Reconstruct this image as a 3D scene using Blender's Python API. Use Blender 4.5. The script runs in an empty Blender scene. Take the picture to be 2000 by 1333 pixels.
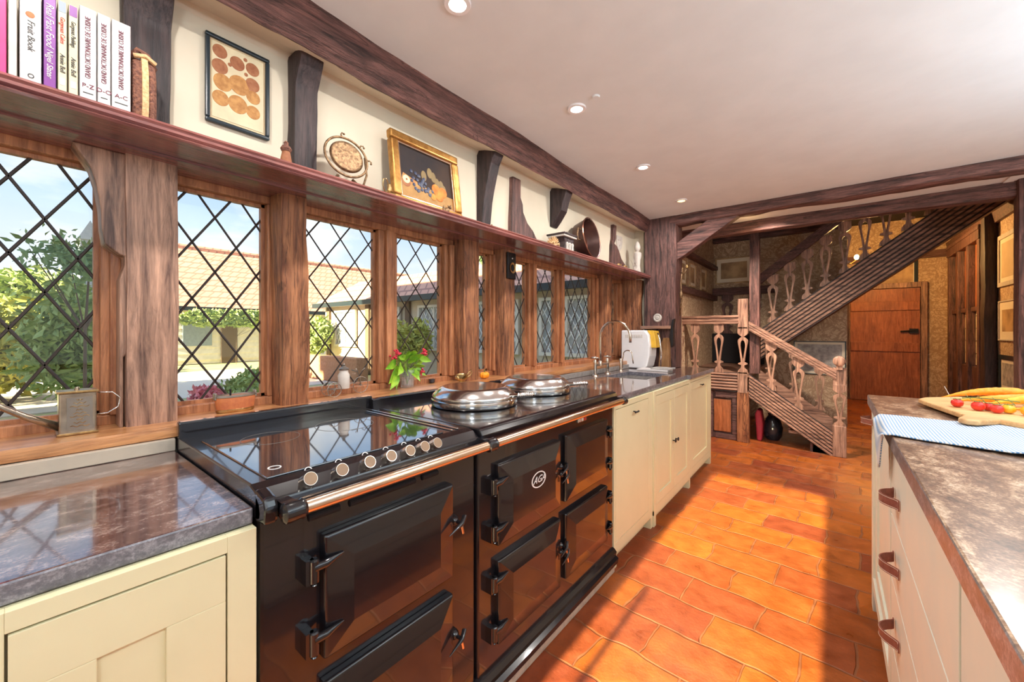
import bpy, bmesh, math, random
from mathutils import Vector, Matrix, noise
random.seed(7)
PI = math.pi
SC = bpy.context.scene
COL = SC.collection

# ------------------------------------------------------------------ camera, world, sun, exposure
cam_d = bpy.data.cameras.new('camera'); cam = bpy.data.objects.new('camera', cam_d); COL.objects.link(cam)
cam_d.sensor_width = 36.0; cam_d.lens = 14.04; cam_d.shift_y = -0.00925; cam_d.clip_start = 0.02; cam_d.clip_end = 300
cam.location = (0, 0, 1.25); cam.rotation_euler = (PI/2, 0, math.atan2(622, 780))
SC.camera = cam
vs = SC.view_settings
vs.view_transform = 'Standard'; vs.look = 'None'; vs.gamma = 1.0; vs.use_curve_mapping = False; vs.exposure = 0.25

W = bpy.data.worlds.new('sky'); SC.world = W; W.use_nodes = True
nt = W.node_tree; nt.nodes.clear()
def wn(t): return nt.nodes.new(t)
out = wn('ShaderNodeOutputWorld'); bg = wn('ShaderNodeBackground'); tc = wn('ShaderNodeTexCoord'); sp = wn('ShaderNodeSeparateXYZ')
grad = wn('ShaderNodeValToRGB'); grad.color_ramp.elements[0].color = (.93, .92, .90, 1); grad.color_ramp.elements[1].color = (.25, .52, .95, 1)
grad.color_ramp.elements[0].position = 0.02; grad.color_ramp.elements[1].position = 0.38
mp = wn('ShaderNodeMapping'); mp.inputs['Scale'].default_value = (1, 1, 2.6)
nz = wn('ShaderNodeTexNoise'); nz.inputs['Scale'].default_value = 3.2; nz.inputs['Detail'].default_value = 6; nz.inputs['Roughness'].default_value = .55
cr = wn('ShaderNodeValToRGB'); cr.color_ramp.elements[0].position = .46; cr.color_ramp.elements[1].position = .64
mx = wn('ShaderNodeMixRGB'); mx.inputs['Color2'].default_value = (.95, .95, .96, 1)
for a, b in ((tc.outputs['Generated'], sp.inputs[0]), (sp.outputs['Z'], grad.inputs[0]), (tc.outputs['Generated'], mp.inputs[0]), (mp.outputs[0], nz.inputs[0]),
             (nz.outputs['Fac'], cr.inputs[0]), (cr.outputs[0], mx.inputs['Fac']), (grad.outputs[0], mx.inputs['Color1']), (mx.outputs[0], bg.inputs['Color']), (bg.outputs[0], out.inputs[0])):
    nt.links.new(a, b)
bg.inputs['Strength'].default_value = 1.12

sun_d = bpy.data.lights.new('sun', 'SUN'); sun_d.energy = 27.0; sun_d.angle = math.radians(.6); sun_d.color = (1.0, .86, .52)
sun = bpy.data.objects.new('sun', sun_d); COL.objects.link(sun)
sun.rotation_euler = Vector((0.0, 1.0, -0.373)).to_track_quat('-Z', 'Y').to_euler()

def lamp(name, kind, loc, energy, color=(1, .93, .84), size=.1, d=(0, 0, -1), spread=PI):
    l = bpy.data.lights.new(name, kind); l.energy = energy; l.color = color
    if kind == 'AREA': l.shape = 'DISK'; l.size = size; l.spread = spread
    else: l.shadow_soft_size = size
    o = bpy.data.objects.new(name, l); COL.objects.link(o); o.location = loc
    if kind == 'AREA': o.rotation_euler = Vector(d).to_track_quat('-Z', 'Y').to_euler()
    return o
DOWN = [(-.985, .94), (-.985, 1.75), (-.985, 2.65), (-.985, 3.53), (-.985, .05), (.75, .3), (.75, 1.9), (.75, 3.4)]   # recessed ceiling lights, then further ones added without fixtures as fill
for i, (x, y) in enumerate(DOWN):
    lamp('downlight_and_fill_lamp', 'AREA', (x, y, 2.335), 8.0 if i < 5 else 10.0, (1, .95, .90), .07)
lamp('fill_lamp', 'POINT', (.35, -.75, 1.95), 36, (.76, .90, 1.0), .16)  # added fill for the near part of the room, out of view
lamp('sconce_lamp', 'POINT', (.46, 7.9, 2.42), 80, (1, .58, .20), .05)
lamp('hall_lamp', 'AREA', (-.45, 4.30, 2.34), 24, (1, .84, .68), .12, (0, .42, -.9), 1.9)
lamp('hall_lamp', 'POINT', (-.62, 4.45, 2.22), .5, (1, .60, .25), .05)
for y in (.8, 2.1): lamp('fill_lamp', 'AREA', (1.7, y, 1.50), 36, (.70, .87, 1.0), .34, (0, 0, 1))   # unseen uplights added to put cool neutral light on the ceiling

# ------------------------------------------------------------------ materials
MATS = {}
def node_mat(name):
    m = bpy.data.materials.new(name); m.use_nodes = True
    t = m.node_tree; b = t.nodes['Principled BSDF']; MATS[name] = m
    return m, t, b
def coords(t, scale=(1, 1, 1), rot=(0, 0, 0)):
    g = t.nodes.new('ShaderNodeNewGeometry'); m = t.nodes.new('ShaderNodeMapping')
    m.inputs['Scale'].default_value = scale; m.inputs['Rotation'].default_value = rot
    t.links.new(g.outputs['Position'], m.inputs[0]); return m.outputs[0]
def ramp(t, src, stops):
    r = t.nodes.new('ShaderNodeValToRGB'); e = r.color_ramp.elements
    e[0].position, e[0].color = stops[0][0], (*stops[0][1], 1); e[1].position, e[1].color = stops[-1][0], (*stops[-1][1], 1)
    for p, c in stops[1:-1]:
        x = e.new(p); x.color = (*c, 1)
    t.links.new(src, r.inputs[0]); return r.outputs[0]
def noi(t, vec, scale, detail=4, rough=.55, dist=0):
    n = t.nodes.new('ShaderNodeTexNoise'); n.inputs['Scale'].default_value = scale; n.inputs['Detail'].default_value = detail
    n.inputs['Roughness'].default_value = rough; n.inputs['Distortion'].default_value = dist
    t.links.new(vec, n.inputs['Vector']); return n.outputs['Fac']
def bump(t, b, src, strength, dist=.01):
    n = t.nodes.new('ShaderNodeBump'); n.inputs['Strength'].default_value = strength; n.inputs['Distance'].default_value = dist
    t.links.new(src, n.inputs['Height']); t.links.new(n.outputs[0], b.inputs['Normal'])
def plain(name, c, rough=.5, metal=0, c2=None, scale=20, bmp=0, coat=0, spec=.5, trans=0, ior=1.45):
    m, t, b = node_mat(name)
    b.inputs['Base Color'].default_value = (*c, 1); b.inputs['Roughness'].default_value = rough; b.inputs['Metallic'].default_value = metal
    b.inputs['Coat Weight'].default_value = coat; b.inputs['Coat Roughness'].default_value = .05; b.inputs['Specular IOR Level'].default_value = spec
    b.inputs['Transmission Weight'].default_value = trans; b.inputs['IOR'].default_value = ior
    v = coords(t); f = noi(t, v, scale)
    c2 = c2 or tuple(x*.86 for x in c)
    t.links.new(ramp(t, f, [(.35, c2), (.65, c)]), b.inputs['Base Color'])
    if bmp: bump(t, b, f, bmp)
    return m
def wood(name, c1, c2, axis='y', rough=.55, bmp=.5, s=1.0, coat=0):
    m, t, b = node_mat(name)
    sc = {'x': (1.2, 14, 14), 'y': (14, 1.2, 14), 'z': (14, 14, 1.2)}[axis]
    v = coords(t, tuple(k*s for k in sc)); f = noi(t, v, 3.0, 8, .65, .6)
    v2 = coords(t); f2 = noi(t, v2, 5.0, 3)
    mid = tuple((p+q)/2 for p, q in zip(c1, c2))
    a = ramp(t, f, [(.33, c1), (.5, mid), (.67, c2)])
    mm = t.nodes.new('ShaderNodeMixRGB'); mm.blend_type = 'MULTIPLY'; mm.inputs['Fac'].default_value = .6
    t.links.new(a, mm.inputs['Color1']); t.links.new(ramp(t, f2, [(.3, (.62, .60, .60)), (.7, (1.1, 1.1, 1.1))]), mm.inputs['Color2'])
    f3 = noi(t, v, 9.0, 6, .7, .3); f4 = noi(t, v, 1.7, 5, .6, 1.2)
    m2 = t.nodes.new('ShaderNodeMixRGB'); m2.blend_type = 'MULTIPLY'; m2.inputs['Fac'].default_value = .6 if bmp > .3 else .35
    t.links.new(mm.outputs[0], m2.inputs['Color1']); t.links.new(ramp(t, f3, [(.32, (.50, .46, .45)), (.5, (1, 1, 1)), (.7, (1.35, 1.32, 1.3))]), m2.inputs['Color2'])
    m3 = t.nodes.new('ShaderNodeMixRGB'); m3.blend_type = 'MULTIPLY'; m3.inputs['Fac'].default_value = .7 if bmp > .3 else .25
    t.links.new(m2.outputs[0], m3.inputs['Color1']); t.links.new(ramp(t, f4, [(.470, (1, 1, 1)), (.497, (.22, .18, .18)), (.503, (.22, .18, .18)), (.525, (1, 1, 1))]), m3.inputs['Color2'])
    t.links.new(m3.outputs[0], b.inputs['Base Color']); b.inputs['Roughness'].default_value = rough
    b.inputs['Coat Weight'].default_value = coat; b.inputs['Coat Roughness'].default_value = .15
    ad = t.nodes.new('ShaderNodeMath'); ad.operation = 'ADD'; t.links.new(f, ad.inputs[0]); t.links.new(f3, ad.inputs[1])
    bump(t, b, ad.outputs[0], bmp, .008); return m
DK1, DK2 = (.030, .012, .012), (.26, .12, .10)
OR1, OR2 = (.13, .034, .014), (.56, .235, .10)
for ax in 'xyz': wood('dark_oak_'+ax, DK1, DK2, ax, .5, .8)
wood('black_oak_groove_shade_x', (.010, .007, .010), (.075, .045, .045), 'x', .5, .5); wood('black_oak_z', (.010, .007, .010), (.075, .045, .045), 'z', .5, .5)  # the x grain also paints groove shade behind the stair fluting
wood('warm_oak_z', OR1, OR2, 'z', .5, .8, .8); wood('window_oak_z', (.26, .085, .035), (.62, .27, .12), 'z', .45, .28)
wood('window_oak_y', (.26, .085, .035), (.62, .27, .12), 'y', .45, .28)
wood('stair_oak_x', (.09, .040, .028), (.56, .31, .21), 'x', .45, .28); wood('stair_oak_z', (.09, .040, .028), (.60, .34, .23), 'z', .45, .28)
wood('sill_oak', (.42, .16, .055), (.72, .36, .15), 'y', .28, .2, 1, .5)
wood('shelf_mahogany', (.17, .055, .055), (.36, .14, .12), 'y', .22, .12, .7, .6)
wood('door_pine', (.26, .07, .02), (.52, .17, .06), 'z', .4, .25)
wood('board_beech', (.72, .38, .14), (.86, .54, .24), 'x', .5, .1); wood('block_wood', (.25, .12, .05), (.45, .24, .1), 'z', .3, .1)
plain('plaster', (.70, .63, .50), .9, c2=(.65, .58, .46), scale=3, bmp=.08)
plain('ceiling_white', (.76, .79, .80), .92, c2=(.72, .75, .76), scale=5, bmp=.10)
plain('cream_paint', (.71, .655, .42), .42, c2=(.68, .63, .40), scale=6, bmp=.03)
plain('island_paint', (.68, .72, .62), .42, c2=(.77, .74, .61), scale=6, bmp=.03)
plain('black_iron', (.02, .018, .02), .45, .4, scale=60, bmp=.1)
plain('enamel', (.012, .010, .012), .2, 0, c2=(.008, .007, .009), scale=3, coat=.7, spec=.4)
plain('hob_glass', (.03, .03, .035), .03, 0, c2=(.02, .02, .025), coat=1, spec=1)
plain('chrome', (.80, .78, .76), .12, 1, c2=(.72, .70, .68)); plain('lid_steel', (.78, .76, .74), .16, 1, c2=(.70, .68, .66), scale=40)
plain('rail_metal', (.72, .55, .42), .2, 1, c2=(.8, .6, .45)); plain('knob_cap', (.24, .15, .09), .4, .3); plain('nickel', (.72, .62, .52), .2, 1)
plain('brass', (.62, .42, .18), .3, 1, c2=(.35, .22, .10), scale=40, bmp=.2); plain('old_brass', (.34, .22, .12), .5, .8, c2=(.14, .08, .045), scale=90, bmp=.4)
plain('copper', (.40, .17, .10), .28, .9, c2=(.25, .10, .07), scale=10); plain('dark_copper', (.13, .075, .065), .35, .7, c2=(.09, .05, .045), scale=12)
plain('gilt', (.50, .27, .08), .38, .8, c2=(.30, .14, .035), scale=30, bmp=.2); plain('tin', (.50, .43, .34), .22, .9, c2=(.30, .25, .20), scale=25)
plain('white_plastic', (.86, .86, .88), .3, c2=(.84, .84, .86)); plain('lead', (.05, .035, .03), .5, .3)
plain('paper_white', (.70, .66, .64), .6, c2=(.67, .63, .61)); plain('cream_paper', (.66, .57, .38), .6); plain('ink', (.16, .03, .06), .6); plain('dark_ink', (.05, .05, .05), .6)
plain('magenta', (.75, .04, .20), .5); plain('purple', (.20, .04, .26), .45); plain('bone', (.60, .55, .50), .6); plain('red_print', (.55, .06, .05), .6)
plain('frame_black', (.018, .03, .04), .3); plain('old_print', (.62, .48, .30), .7, c2=(.56, .42, .25), scale=8)
plain('wicker', (.30, .13, .08), .8, c2=(.12, .05, .04), scale=120, bmp=.8); plain('straw', (.75, .50, .26), .7, c2=(.5, .3, .14), scale=120, bmp=.5)
plain('stone_gray', (.30, .27, .25), .6, c2=(.20, .18, .17), scale=30, bmp=.2); plain('curb_stone', (.50, .42, .33), .9, c2=(.36, .30, .24), scale=25, bmp=.4)
plain('canvas_dark', (.018, .016, .020), .85, c2=(.05, .03, .022), scale=4); plain('canvas_table', (.42, .24, .09), .8, c2=(.32, .17, .06), scale=20)
plain('grape', (.02, .03, .075), .4); plain('peach', (.62, .13, .02), .7, c2=(.62, .28, .05), scale=25); plain('leaf_ochre', (.22, .15, .06), .6); plain('apple_flesh', (.75, .62, .36), .5)
plain('fruit_brown', (.26, .09, .04), .7, c2=(.36, .15, .07), scale=60); plain('fruit_yellow', (.52, .27, .09), .7, c2=(.36, .16, .05), scale=60)
plain('leaf', (.34, .55, .04), .35, c2=(.14, .36, .03), scale=30); plain('berry', (.62, .03, .06), .3); plain('stem_green', (.16, .22, .05), .5)
plain('carrot', (.95, .36, .02), .45, c2=(.85, .26, .01), scale=60, bmp=.3); plain('carrot_pale', (.98, .50, .04), .45, c2=(.9, .38, .02), scale=60, bmp=.3)
plain('tomato', (.72, .03, .015), .15, coat=.6); plain('tomato_yellow', (.95, .48, .02), .2, coat=.6)
plain('leather', (.30, .10, .07), .45, c2=(.22, .07, .05), scale=60, bmp=.2); plain('stitch', (.75, .62, .5), .6)
plain('terracotta', (.55, .18, .06), .6, c2=(.42, .12, .05), scale=40, bmp=.2); plain('silver_dirt', (.30, .26, .22), .4, .8)
plain('foliage', (.42, .52, .18), .7, c2=(.28, .38, .13), scale=5); plain('foliage_gold', (.55, .50, .10), .7, c2=(.38, .42, .10), scale=5)
plain('foliage_dark', (.24, .36, .15), .7, c2=(.16, .26, .11), scale=5); plain('bark', (.16, .11, .08), .9, bmp=.4)
plain('pink_petal', (.85, .28, .34), .6); plain('grass', (.62, .52, .28), .9, c2=(.40, .45, .18), scale=1.2); plain('gravel', (.72, .64, .55), .95, scale=60, bmp=.2)
plain('white_board', (.80, .74, .66), .8, scale=6); plain('far_glass', (.42, .43, .43), .5, c2=(.30, .31, .32), scale=6); plain('cream_render', (.68, .58, .46), .9, scale=4); plain('slate', (.28, .33, .40), .6, scale=12)
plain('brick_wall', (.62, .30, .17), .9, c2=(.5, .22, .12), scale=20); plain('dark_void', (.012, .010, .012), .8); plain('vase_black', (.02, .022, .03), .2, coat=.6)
plain('mount_card', (.85, .76, .60), .8, c2=(.82, .73, .57)); plain('photo_brown', (.28, .17, .09), .5, c2=(.62, .42, .22), scale=5); plain('photo_grey', (.55, .52, .48), .6, c2=(.25, .23, .22), scale=14)
plain('red_cloth', (.45, .03, .05), .6); plain('yellow_plastic', (.85, .5, .06), .3); plain('tile_grey', (.50, .42, .33), .45, c2=(.38, .33, .27), scale=9, bmp=.05)

def m_wallpaper():
    m, t, b = node_mat('wallpaper'); v = coords(t)
    f = noi(t, v, 9, 3, .6, 2.2); g = noi(t, v, 3.5, 2, .5, 3.0)
    w = t.nodes.new('ShaderNodeMath'); w.operation = 'MINIMUM'
    for s, i in ((f, 0), (g, 1)):
        k = ramp(t, s, [(.42, (1, 1, 1)), (.47, (0, 0, 0)), (.51, (0, 0, 0)), (.55, (1, 1, 1))]); t.links.new(k, w.inputs[i])
    t.links.new(ramp(t, w.outputs[0], [(0, (.40, .26, .16)), (1, (.62, .46, .30))]), b.inputs['Base Color']); b.inputs['Roughness'].default_value = .7
m_wallpaper()
def m_tiles():
    m, t, b = node_mat('floor_tiles'); v = coords(t, rot=(0, 0, math.radians(3)))
    br = t.nodes.new('ShaderNodeTexBrick'); br.inputs['Scale'].default_value = 1; br.inputs['Brick Width'].default_value = .315; br.inputs['Row Height'].default_value = .215
    br.inputs['Mortar Size'].default_value = .006; br.inputs['Mortar Smooth'].default_value = .6; br.inputs['Bias'].default_value = 0
    br.inputs['Color1'].default_value = (.40, .108, .014, 1); br.inputs['Color2'].default_value = (.23, .048, .018, 1); br.inputs['Mortar'].default_value = (.26, .095, .04, 1)
    nv = noi(t, v, 6, 4); av = t.nodes.new('ShaderNodeVectorMath'); av.operation = 'MULTIPLY_ADD'
    cn = t.nodes.new('ShaderNodeTexNoise'); cn.inputs['Scale'].default_value = 5; t.links.new(v, cn.inputs['Vector'])
    av.inputs[1].default_value = (.055, .055, 0); t.links.new(cn.outputs['Color'], av.inputs[0]); t.links.new(v, av.inputs[2]); t.links.new(av.outputs[0], br.inputs['Vector'])
    mm = t.nodes.new('ShaderNodeMixRGB'); mm.blend_type = 'MULTIPLY'; mm.inputs['Fac'].default_value = .7
    f = noi(t, v, 11, 6, .65); t.links.new(br.outputs['Color'], mm.inputs['Color1']); t.links.new(ramp(t, f, [(.3, (.5, .42, .42)), (.7, (1.3, 1.25, 1.15))]), mm.inputs['Color2'])
    t.links.new(mm.outputs[0], b.inputs['Base Color']); t.links.new(ramp(t, f, [(.3, (.25,)*3), (.7, (.5,)*3)]), b.inputs['Roughness'])
    inv = t.nodes.new('ShaderNodeMath'); inv.operation = 'SUBTRACT'; t.links.new(f, inv.inputs[0]); t.links.new(br.outputs['Fac'], inv.inputs[1]); bump(t, b, inv.outputs[0], .6, .008)
m_tiles()
def m_granite(name, stops, rough, fs=26):
    m, t, b = node_mat(name); v = coords(t, (1, .55, 1), (0, 0, .5)); f = noi(t, v, fs, 8, .72, .4); g = noi(t, coords(t), 170, 3, .7)
    mm = t.nodes.new('ShaderNodeMixRGB'); mm.inputs['Fac'].default_value = .32; t.links.new(f, mm.inputs['Color1']); t.links.new(g, mm.inputs['Color2'])
    t.links.new(ramp(t, mm.outputs[0], stops), b.inputs['Base Color']); b.inputs['Roughness'].default_value = rough; b.inputs['Specular IOR Level'].default_value = .8
    b.inputs['Coat Weight'].default_value = .7; b.inputs['Coat Roughness'].default_value = rough*.5
    bump(t, b, f, .06, .004)
m_granite('granite_dark', [(.36, (.03, .016, .015)), (.50, (.11, .06, .055)), (.62, (.30, .22, .19))], .10)
m_granite('granite_edge', [(.34, (.05, .05, .065)), (.50, (.13, .125, .15)), (.64, (.34, .33, .36))], .45, 40)
m_granite('granite_brown', [(.38, (.055, .028, .018)), (.50, (.20, .11, .065)), (.57, (.45, .30, .19)), (.64, (.70, .57, .43))], .38, 16)
def m_cloth():
    m, t, b = node_mat('tea_towel'); v = coords(t)
    ch = t.nodes.new('ShaderNodeTexWave'); ch.bands_direction = 'X'; ch.inputs['Scale'].default_value = 42; t.links.new(v, ch.inputs['Vector'])
    c2 = t.nodes.new('ShaderNodeTexWave'); c2.bands_direction = 'Y'; c2.inputs['Scale'].default_value = 42; t.links.new(v, c2.inputs['Vector'])
    a = t.nodes.new('ShaderNodeMath'); a.operation = 'ADD'; t.links.new(ch.outputs['Fac'], a.inputs[0]); t.links.new(c2.outputs['Fac'], a.inputs[1])
    h = t.nodes.new('ShaderNodeMath'); h.operation = 'MULTIPLY'; h.inputs[1].default_value = .5; t.links.new(a.outputs[0], h.inputs[0])
    t.links.new(ramp(t, h.outputs[0], [(.30, (.10, .25, .48)), (.62, (.66, .66, .64))]), b.inputs['Base Color']); b.inputs['Roughness'].default_value = .9; bump(t, b, h.outputs[0], .4, .002)
m_cloth()
def m_roof():
    m, t, b = node_mat('roof_tiles'); g = t.nodes.new('ShaderNodeUVMap')
    br = t.nodes.new('ShaderNodeTexBrick'); br.inputs['Scale'].default_value = 1; br.inputs['Brick Width'].default_value = .30; br.inputs['Row Height'].default_value = .26; br.inputs['Mortar Size'].default_value = .03
    br.inputs['Color1'].default_value = (.80, .42, .29, 1); br.inputs['Color2'].default_value = (.70, .34, .24, 1); br.inputs['Mortar'].default_value = (.42, .20, .15, 1)
    v = coords(t, (1, 1, 1)); t.links.new(v, br.inputs['Vector'])
    mp_ = t.nodes.new('ShaderNodeCombineXYZ'); s = t.nodes.new('ShaderNodeSeparateXYZ'); t.links.new(v, s.inputs[0]); ad = t.nodes.new('ShaderNodeMath'); ad.operation = 'ADD'
    t.links.new(s.outputs['X'], ad.inputs[0]); t.links.new(s.outputs['Y'], ad.inputs[1]); t.links.new(ad.outputs[0], mp_.inputs[0]); t.links.new(s.outputs['Z'], mp_.inputs[1]); t.links.new(mp_.outputs[0], br.inputs['Vector'])
    t.links.new(br.outputs['Color'], b.inputs['Base Color']); b.inputs['Roughness'].default_value = .9
m_roof()
def m_pane(name='window_glass'):
    m = bpy.data.materials.new(name); m.use_nodes = True; t = m.node_tree; t.nodes.clear(); MATS[name] = m
    o = t.nodes.new('ShaderNodeOutputMaterial'); tr = t.nodes.new('ShaderNodeBsdfTransparent'); gl = t.nodes.new('ShaderNodeBsdfGlossy'); gl.inputs['Roughness'].default_value = .02
    lw = t.nodes.new('ShaderNodeLayerWeight'); lw.inputs['Blend'].default_value = .5; pw = t.nodes.new('ShaderNodeMath'); pw.operation = 'POWER'; pw.inputs[1].default_value = 5; t.links.new(lw.outputs['Facing'], pw.inputs[0])
    fr = t.nodes.new('ShaderNodeMath'); fr.operation = 'MULTIPLY_ADD'; fr.inputs[1].default_value = .5; fr.inputs[2].default_value = .02; t.links.new(pw.outputs[0], fr.inputs[0]); mi = t.nodes.new('ShaderNodeMixShader')
    tr.inputs['Color'].default_value = (.97, .98, .97, 1)
    t.links.new(fr.outputs[0], mi.inputs[0]); t.links.new(tr.outputs[0], mi.inputs[1]); t.links.new(gl.outputs[0], mi.inputs[2]); t.links.new(mi.outputs[0], o.inputs[0])
m_pane()
def m_emit(name, c, s):
    m, t, b = node_mat(name); b.inputs['Base Color'].default_value = (*c, 1); b.inputs['Emission Color'].default_value = (*c, 1); b.inputs['Emission Strength'].default_value = s
m_emit('bulb_white', (1, .88, .70), 9); m_emit('bulb_yellow', (1, .70, .25), 3.0); m_emit('flame_bulb', (1, .70, .25), 30)

# ------------------------------------------------------------------ mesh helpers (geometry written in world metres)
def base_of(p):
    v = Vector((0, 0, 0))
    while p: v += p.location; p = p.parent
    return v
class MB:
    def __init__(s): s.bm = bmesh.new()
    def box(s, x0, x1, y0, y1, z0, z1):
        v = [s.bm.verts.new(c) for c in ((x0,y0,z0),(x1,y0,z0),(x1,y1,z0),(x0,y1,z0),(x0,y0,z1),(x1,y0,z1),(x1,y1,z1),(x0,y1,z1))]
        for f in ((3,2,1,0),(4,5,6,7),(0,1,5,4),(1,2,6,5),(2,3,7,6),(3,0,4,7)): s.bm.faces.new([v[i] for i in f])
        return s
    def prism(s, pts, axis, a, b):
        def P(p, k): return {'x': (k, p[0], p[1]), 'y': (p[0], k, p[1]), 'z': (p[0], p[1], k)}[axis]
        A = [s.bm.verts.new(P(p, a)) for p in pts]; B = [s.bm.verts.new(P(p, b)) for p in pts]; n = len(pts)
        s.bm.faces.new(A); s.bm.faces.new(B[::-1])
        for i in range(n): s.bm.faces.new((A[i], B[i], B[(i+1) % n], A[(i+1) % n]))
        return s
    def tube(s, path, r, n=10, cap=True):
        P = [Vector(p) for p in path]; rr = r if isinstance(r, (list, tuple)) else [r]*len(P); rings = []; ref = None
        for i, p in enumerate(P):
            t = (P[min(i+1, len(P)-1)] - P[max(i-1, 0)]).normalized()
            if ref is None: ref = Vector((0, 0, 1)) if abs(t.z) < .9 else Vector((1, 0, 0))
            u = (ref - t*ref.dot(t)).normalized(); w = t.cross(u); ref = u
            rings.append([s.bm.verts.new(p + (u*math.cos(2*PI*k/n) + w*math.sin(2*PI*k/n))*rr[i]) for k in range(n)])
        for a, b in zip(rings, rings[1:]):
            for k in range(n): s.bm.faces.new((a[k], a[(k+1) % n], b[(k+1) % n], b[k]))
        if cap: s.bm.faces.new(rings[0][::-1]); s.bm.faces.new(rings[-1])
        return s
    def lathe(s, c, prof, n=32, axis=(0, 0, 1), sx=1, sy=1, loop=False):
        loop = loop or (len(prof) >= 4 and abs(prof[0][0]-prof[-1][0]) < 1e-6 and prof[0][0] > .003)
        q = Vector((0, 0, 1)).rotation_difference(Vector(axis)); rings = []
        for r, h in prof:
            rings.append([s.bm.verts.new(Vector(c) + q @ Vector((max(r, 1e-4)*math.cos(2*PI*k/n)*sx, max(r, 1e-4)*math.sin(2*PI*k/n)*sy, h))) for k in range(n)])
        for a, b in zip(rings, rings[1:]):
            for k in range(n): s.bm.faces.new((a[k], a[(k+1) % n], b[(k+1) % n], b[k]))
        if loop:
            for k in range(n): s.bm.faces.new((rings[-1][k], rings[-1][(k+1) % n], rings[0][(k+1) % n], rings[0][k]))
            return s
        s.bm.faces.new(rings[0][::-1]); s.bm.faces.new(rings[-1]); return s
    def ball(s, c, r, sc=(1, 1, 1), seg=16):
        bmesh.ops.create_uvsphere(s.bm, u_segments=seg, v_segments=max(6, seg//2), radius=r, matrix=Matrix.Translation(c) @ Matrix.Diagonal((*sc, 1))); return s
    def hewn(s, x0, x1, y0, y1, z0, z1, axis='y', n=30, amp=.008, seed=0, fn=None):
        """four-sided timber with uneven hand-worked faces"""
        m = 4; ring = [(0,0),(1,0),(1,1),(0,1)]; pts = []
        for a, b in zip(ring, ring[1:]+ring[:1]):
            for k in range(m): pts.append((a[0]+(b[0]-a[0])*k/m, a[1]+(b[1]-a[1])*k/m))
        lo = {'x': x0, 'y': y0, 'z': z0}[axis]; hi = {'x': x1, 'y': y1, 'z': z1}[axis]; rings = []
        for i in range(n+1):
            t = lo + (hi-lo)*i/n; R = []
            for u, v in pts:
                if axis == 'y': p = Vector((x0+(x1-x0)*u, t, z0+(z1-z0)*v))
                elif axis == 'z': p = Vector((x0+(x1-x0)*u, y0+(y1-y0)*v, t))
                else: p = Vector((t, y0+(y1-y0)*u, z0+(z1-z0)*v))
                q = p*2.2 + Vector((seed*7.3, seed*3.1, seed)); d = noise.noise_vector(q)*amp*1.5 + noise.noise_vector(p*11+Vector((seed, 0, 0)))*amp*.5
                cx = abs(u-.5) > .49 and abs(v-.5) > .49
                p2 = p + d
                if cx: p2 -= Vector([{'x': (0, u-.5, v-.5), 'y': (u-.5, 0, v-.5), 'z': (u-.5, v-.5, 0)}[axis][k] for k in range(3)])*amp*1.6
                if fn: p2 = fn(p2, u, v)
                R.append(s.bm.verts.new(p2))
            rings.append(R)
        N = len(pts)
        for a, b in zip(rings, rings[1:]):
            for k in range(N): s.bm.faces.new((a[k], a[(k+1) % N], b[(k+1) % N], b[k]))
        s.bm.faces.new(rings[0][::-1]); s.bm.faces.new(rings[-1]); return s
    def leaves(s, c, rad, n, size, shell=.5, rnd=None):
        r = rnd or random
        for _ in range(n):
            d = Vector((r.gauss(0, 1), r.gauss(0, 1), r.gauss(0, 1))).normalized() * (shell + (1-shell)*r.random())
            p = Vector(c) + Vector((d.x*rad[0], d.y*rad[1], d.z*rad[2])); a = Vector((r.gauss(0, 1), r.gauss(0, 1), r.gauss(0, 1))).normalized(); b = a.orthogonal().normalized()
            k = size*(.6+.8*r.random()); n_ = a.cross(b)*k*.18
            q = [p-a*k, p+b*k*.45+n_, p+a*k, p-b*k*.45+n_]
            q = [Vector((x.x, x.y, max(.015, x.z))) for x in q]; v = [s.bm.verts.new(x) for x in q]; s.bm.faces.new((v[0], v[1], v[2])); s.bm.faces.new((v[0], v[2], v[3]))
        return s
    def obj(s, name, mat, parent=None, bevel=0, smooth=False, sub=0, seg=2, fix=True):
        if fix: bmesh.ops.recalc_face_normals(s.bm, faces=s.bm.faces[:])
        me = bpy.data.meshes.new(name); s.bm.to_mesh(me); s.bm.free()
        b = base_of(parent)
        if b.length: me.transform(Matrix.Translation(-b))
        o = bpy.data.objects.new(name, me); COL.objects.link(o); o.parent = parent
        me.materials.append(MATS[mat])
        if smooth:
            me.polygons.foreach_set('use_smooth', [True]*len(me.polygons))
            if smooth != 'all' : me.set_sharp_from_angle(angle=math.radians(38))
        if bevel:
            m = o.modifiers.new('bevel', 'BEVEL'); m.width = bevel; m.segments = seg; m.limit_method = 'ANGLE'; m.angle_limit = .6; m.harden_normals = False
        if sub:
            m = o.modifiers.new('sub', 'SUBSURF'); m.levels = m.render_levels = sub
        return o
def side_mat(o, mat):
    """second finish on the sawn vertical edges"""
    o.data.materials.append(MATS[mat])
    for p in o.data.polygons:
        if abs(p.normal.z) < .5: p.material_index = 1
    return o
def tag(o, label, cat, group=None):
    o['label'] = label; o['category'] = cat
    if group: o['group'] = group
    return o
def T(name, label, cat, loc=(0, 0, 0), group=None):
    o = bpy.data.objects.new(name, None); COL.objects.link(o); o.location = loc; o.empty_display_size = .05
    return tag(o, label, cat, group)
def S(o): o['kind'] = 'structure'; return o
def dup(o, loc=None, parent=None, label=None):
    c = o.copy(); COL.objects.link(c); c.parent = parent
    if loc is not None: c.location = loc
    if label: c['label'] = label
    for ch in o.children: dup(ch, None, c)
    return c
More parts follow.
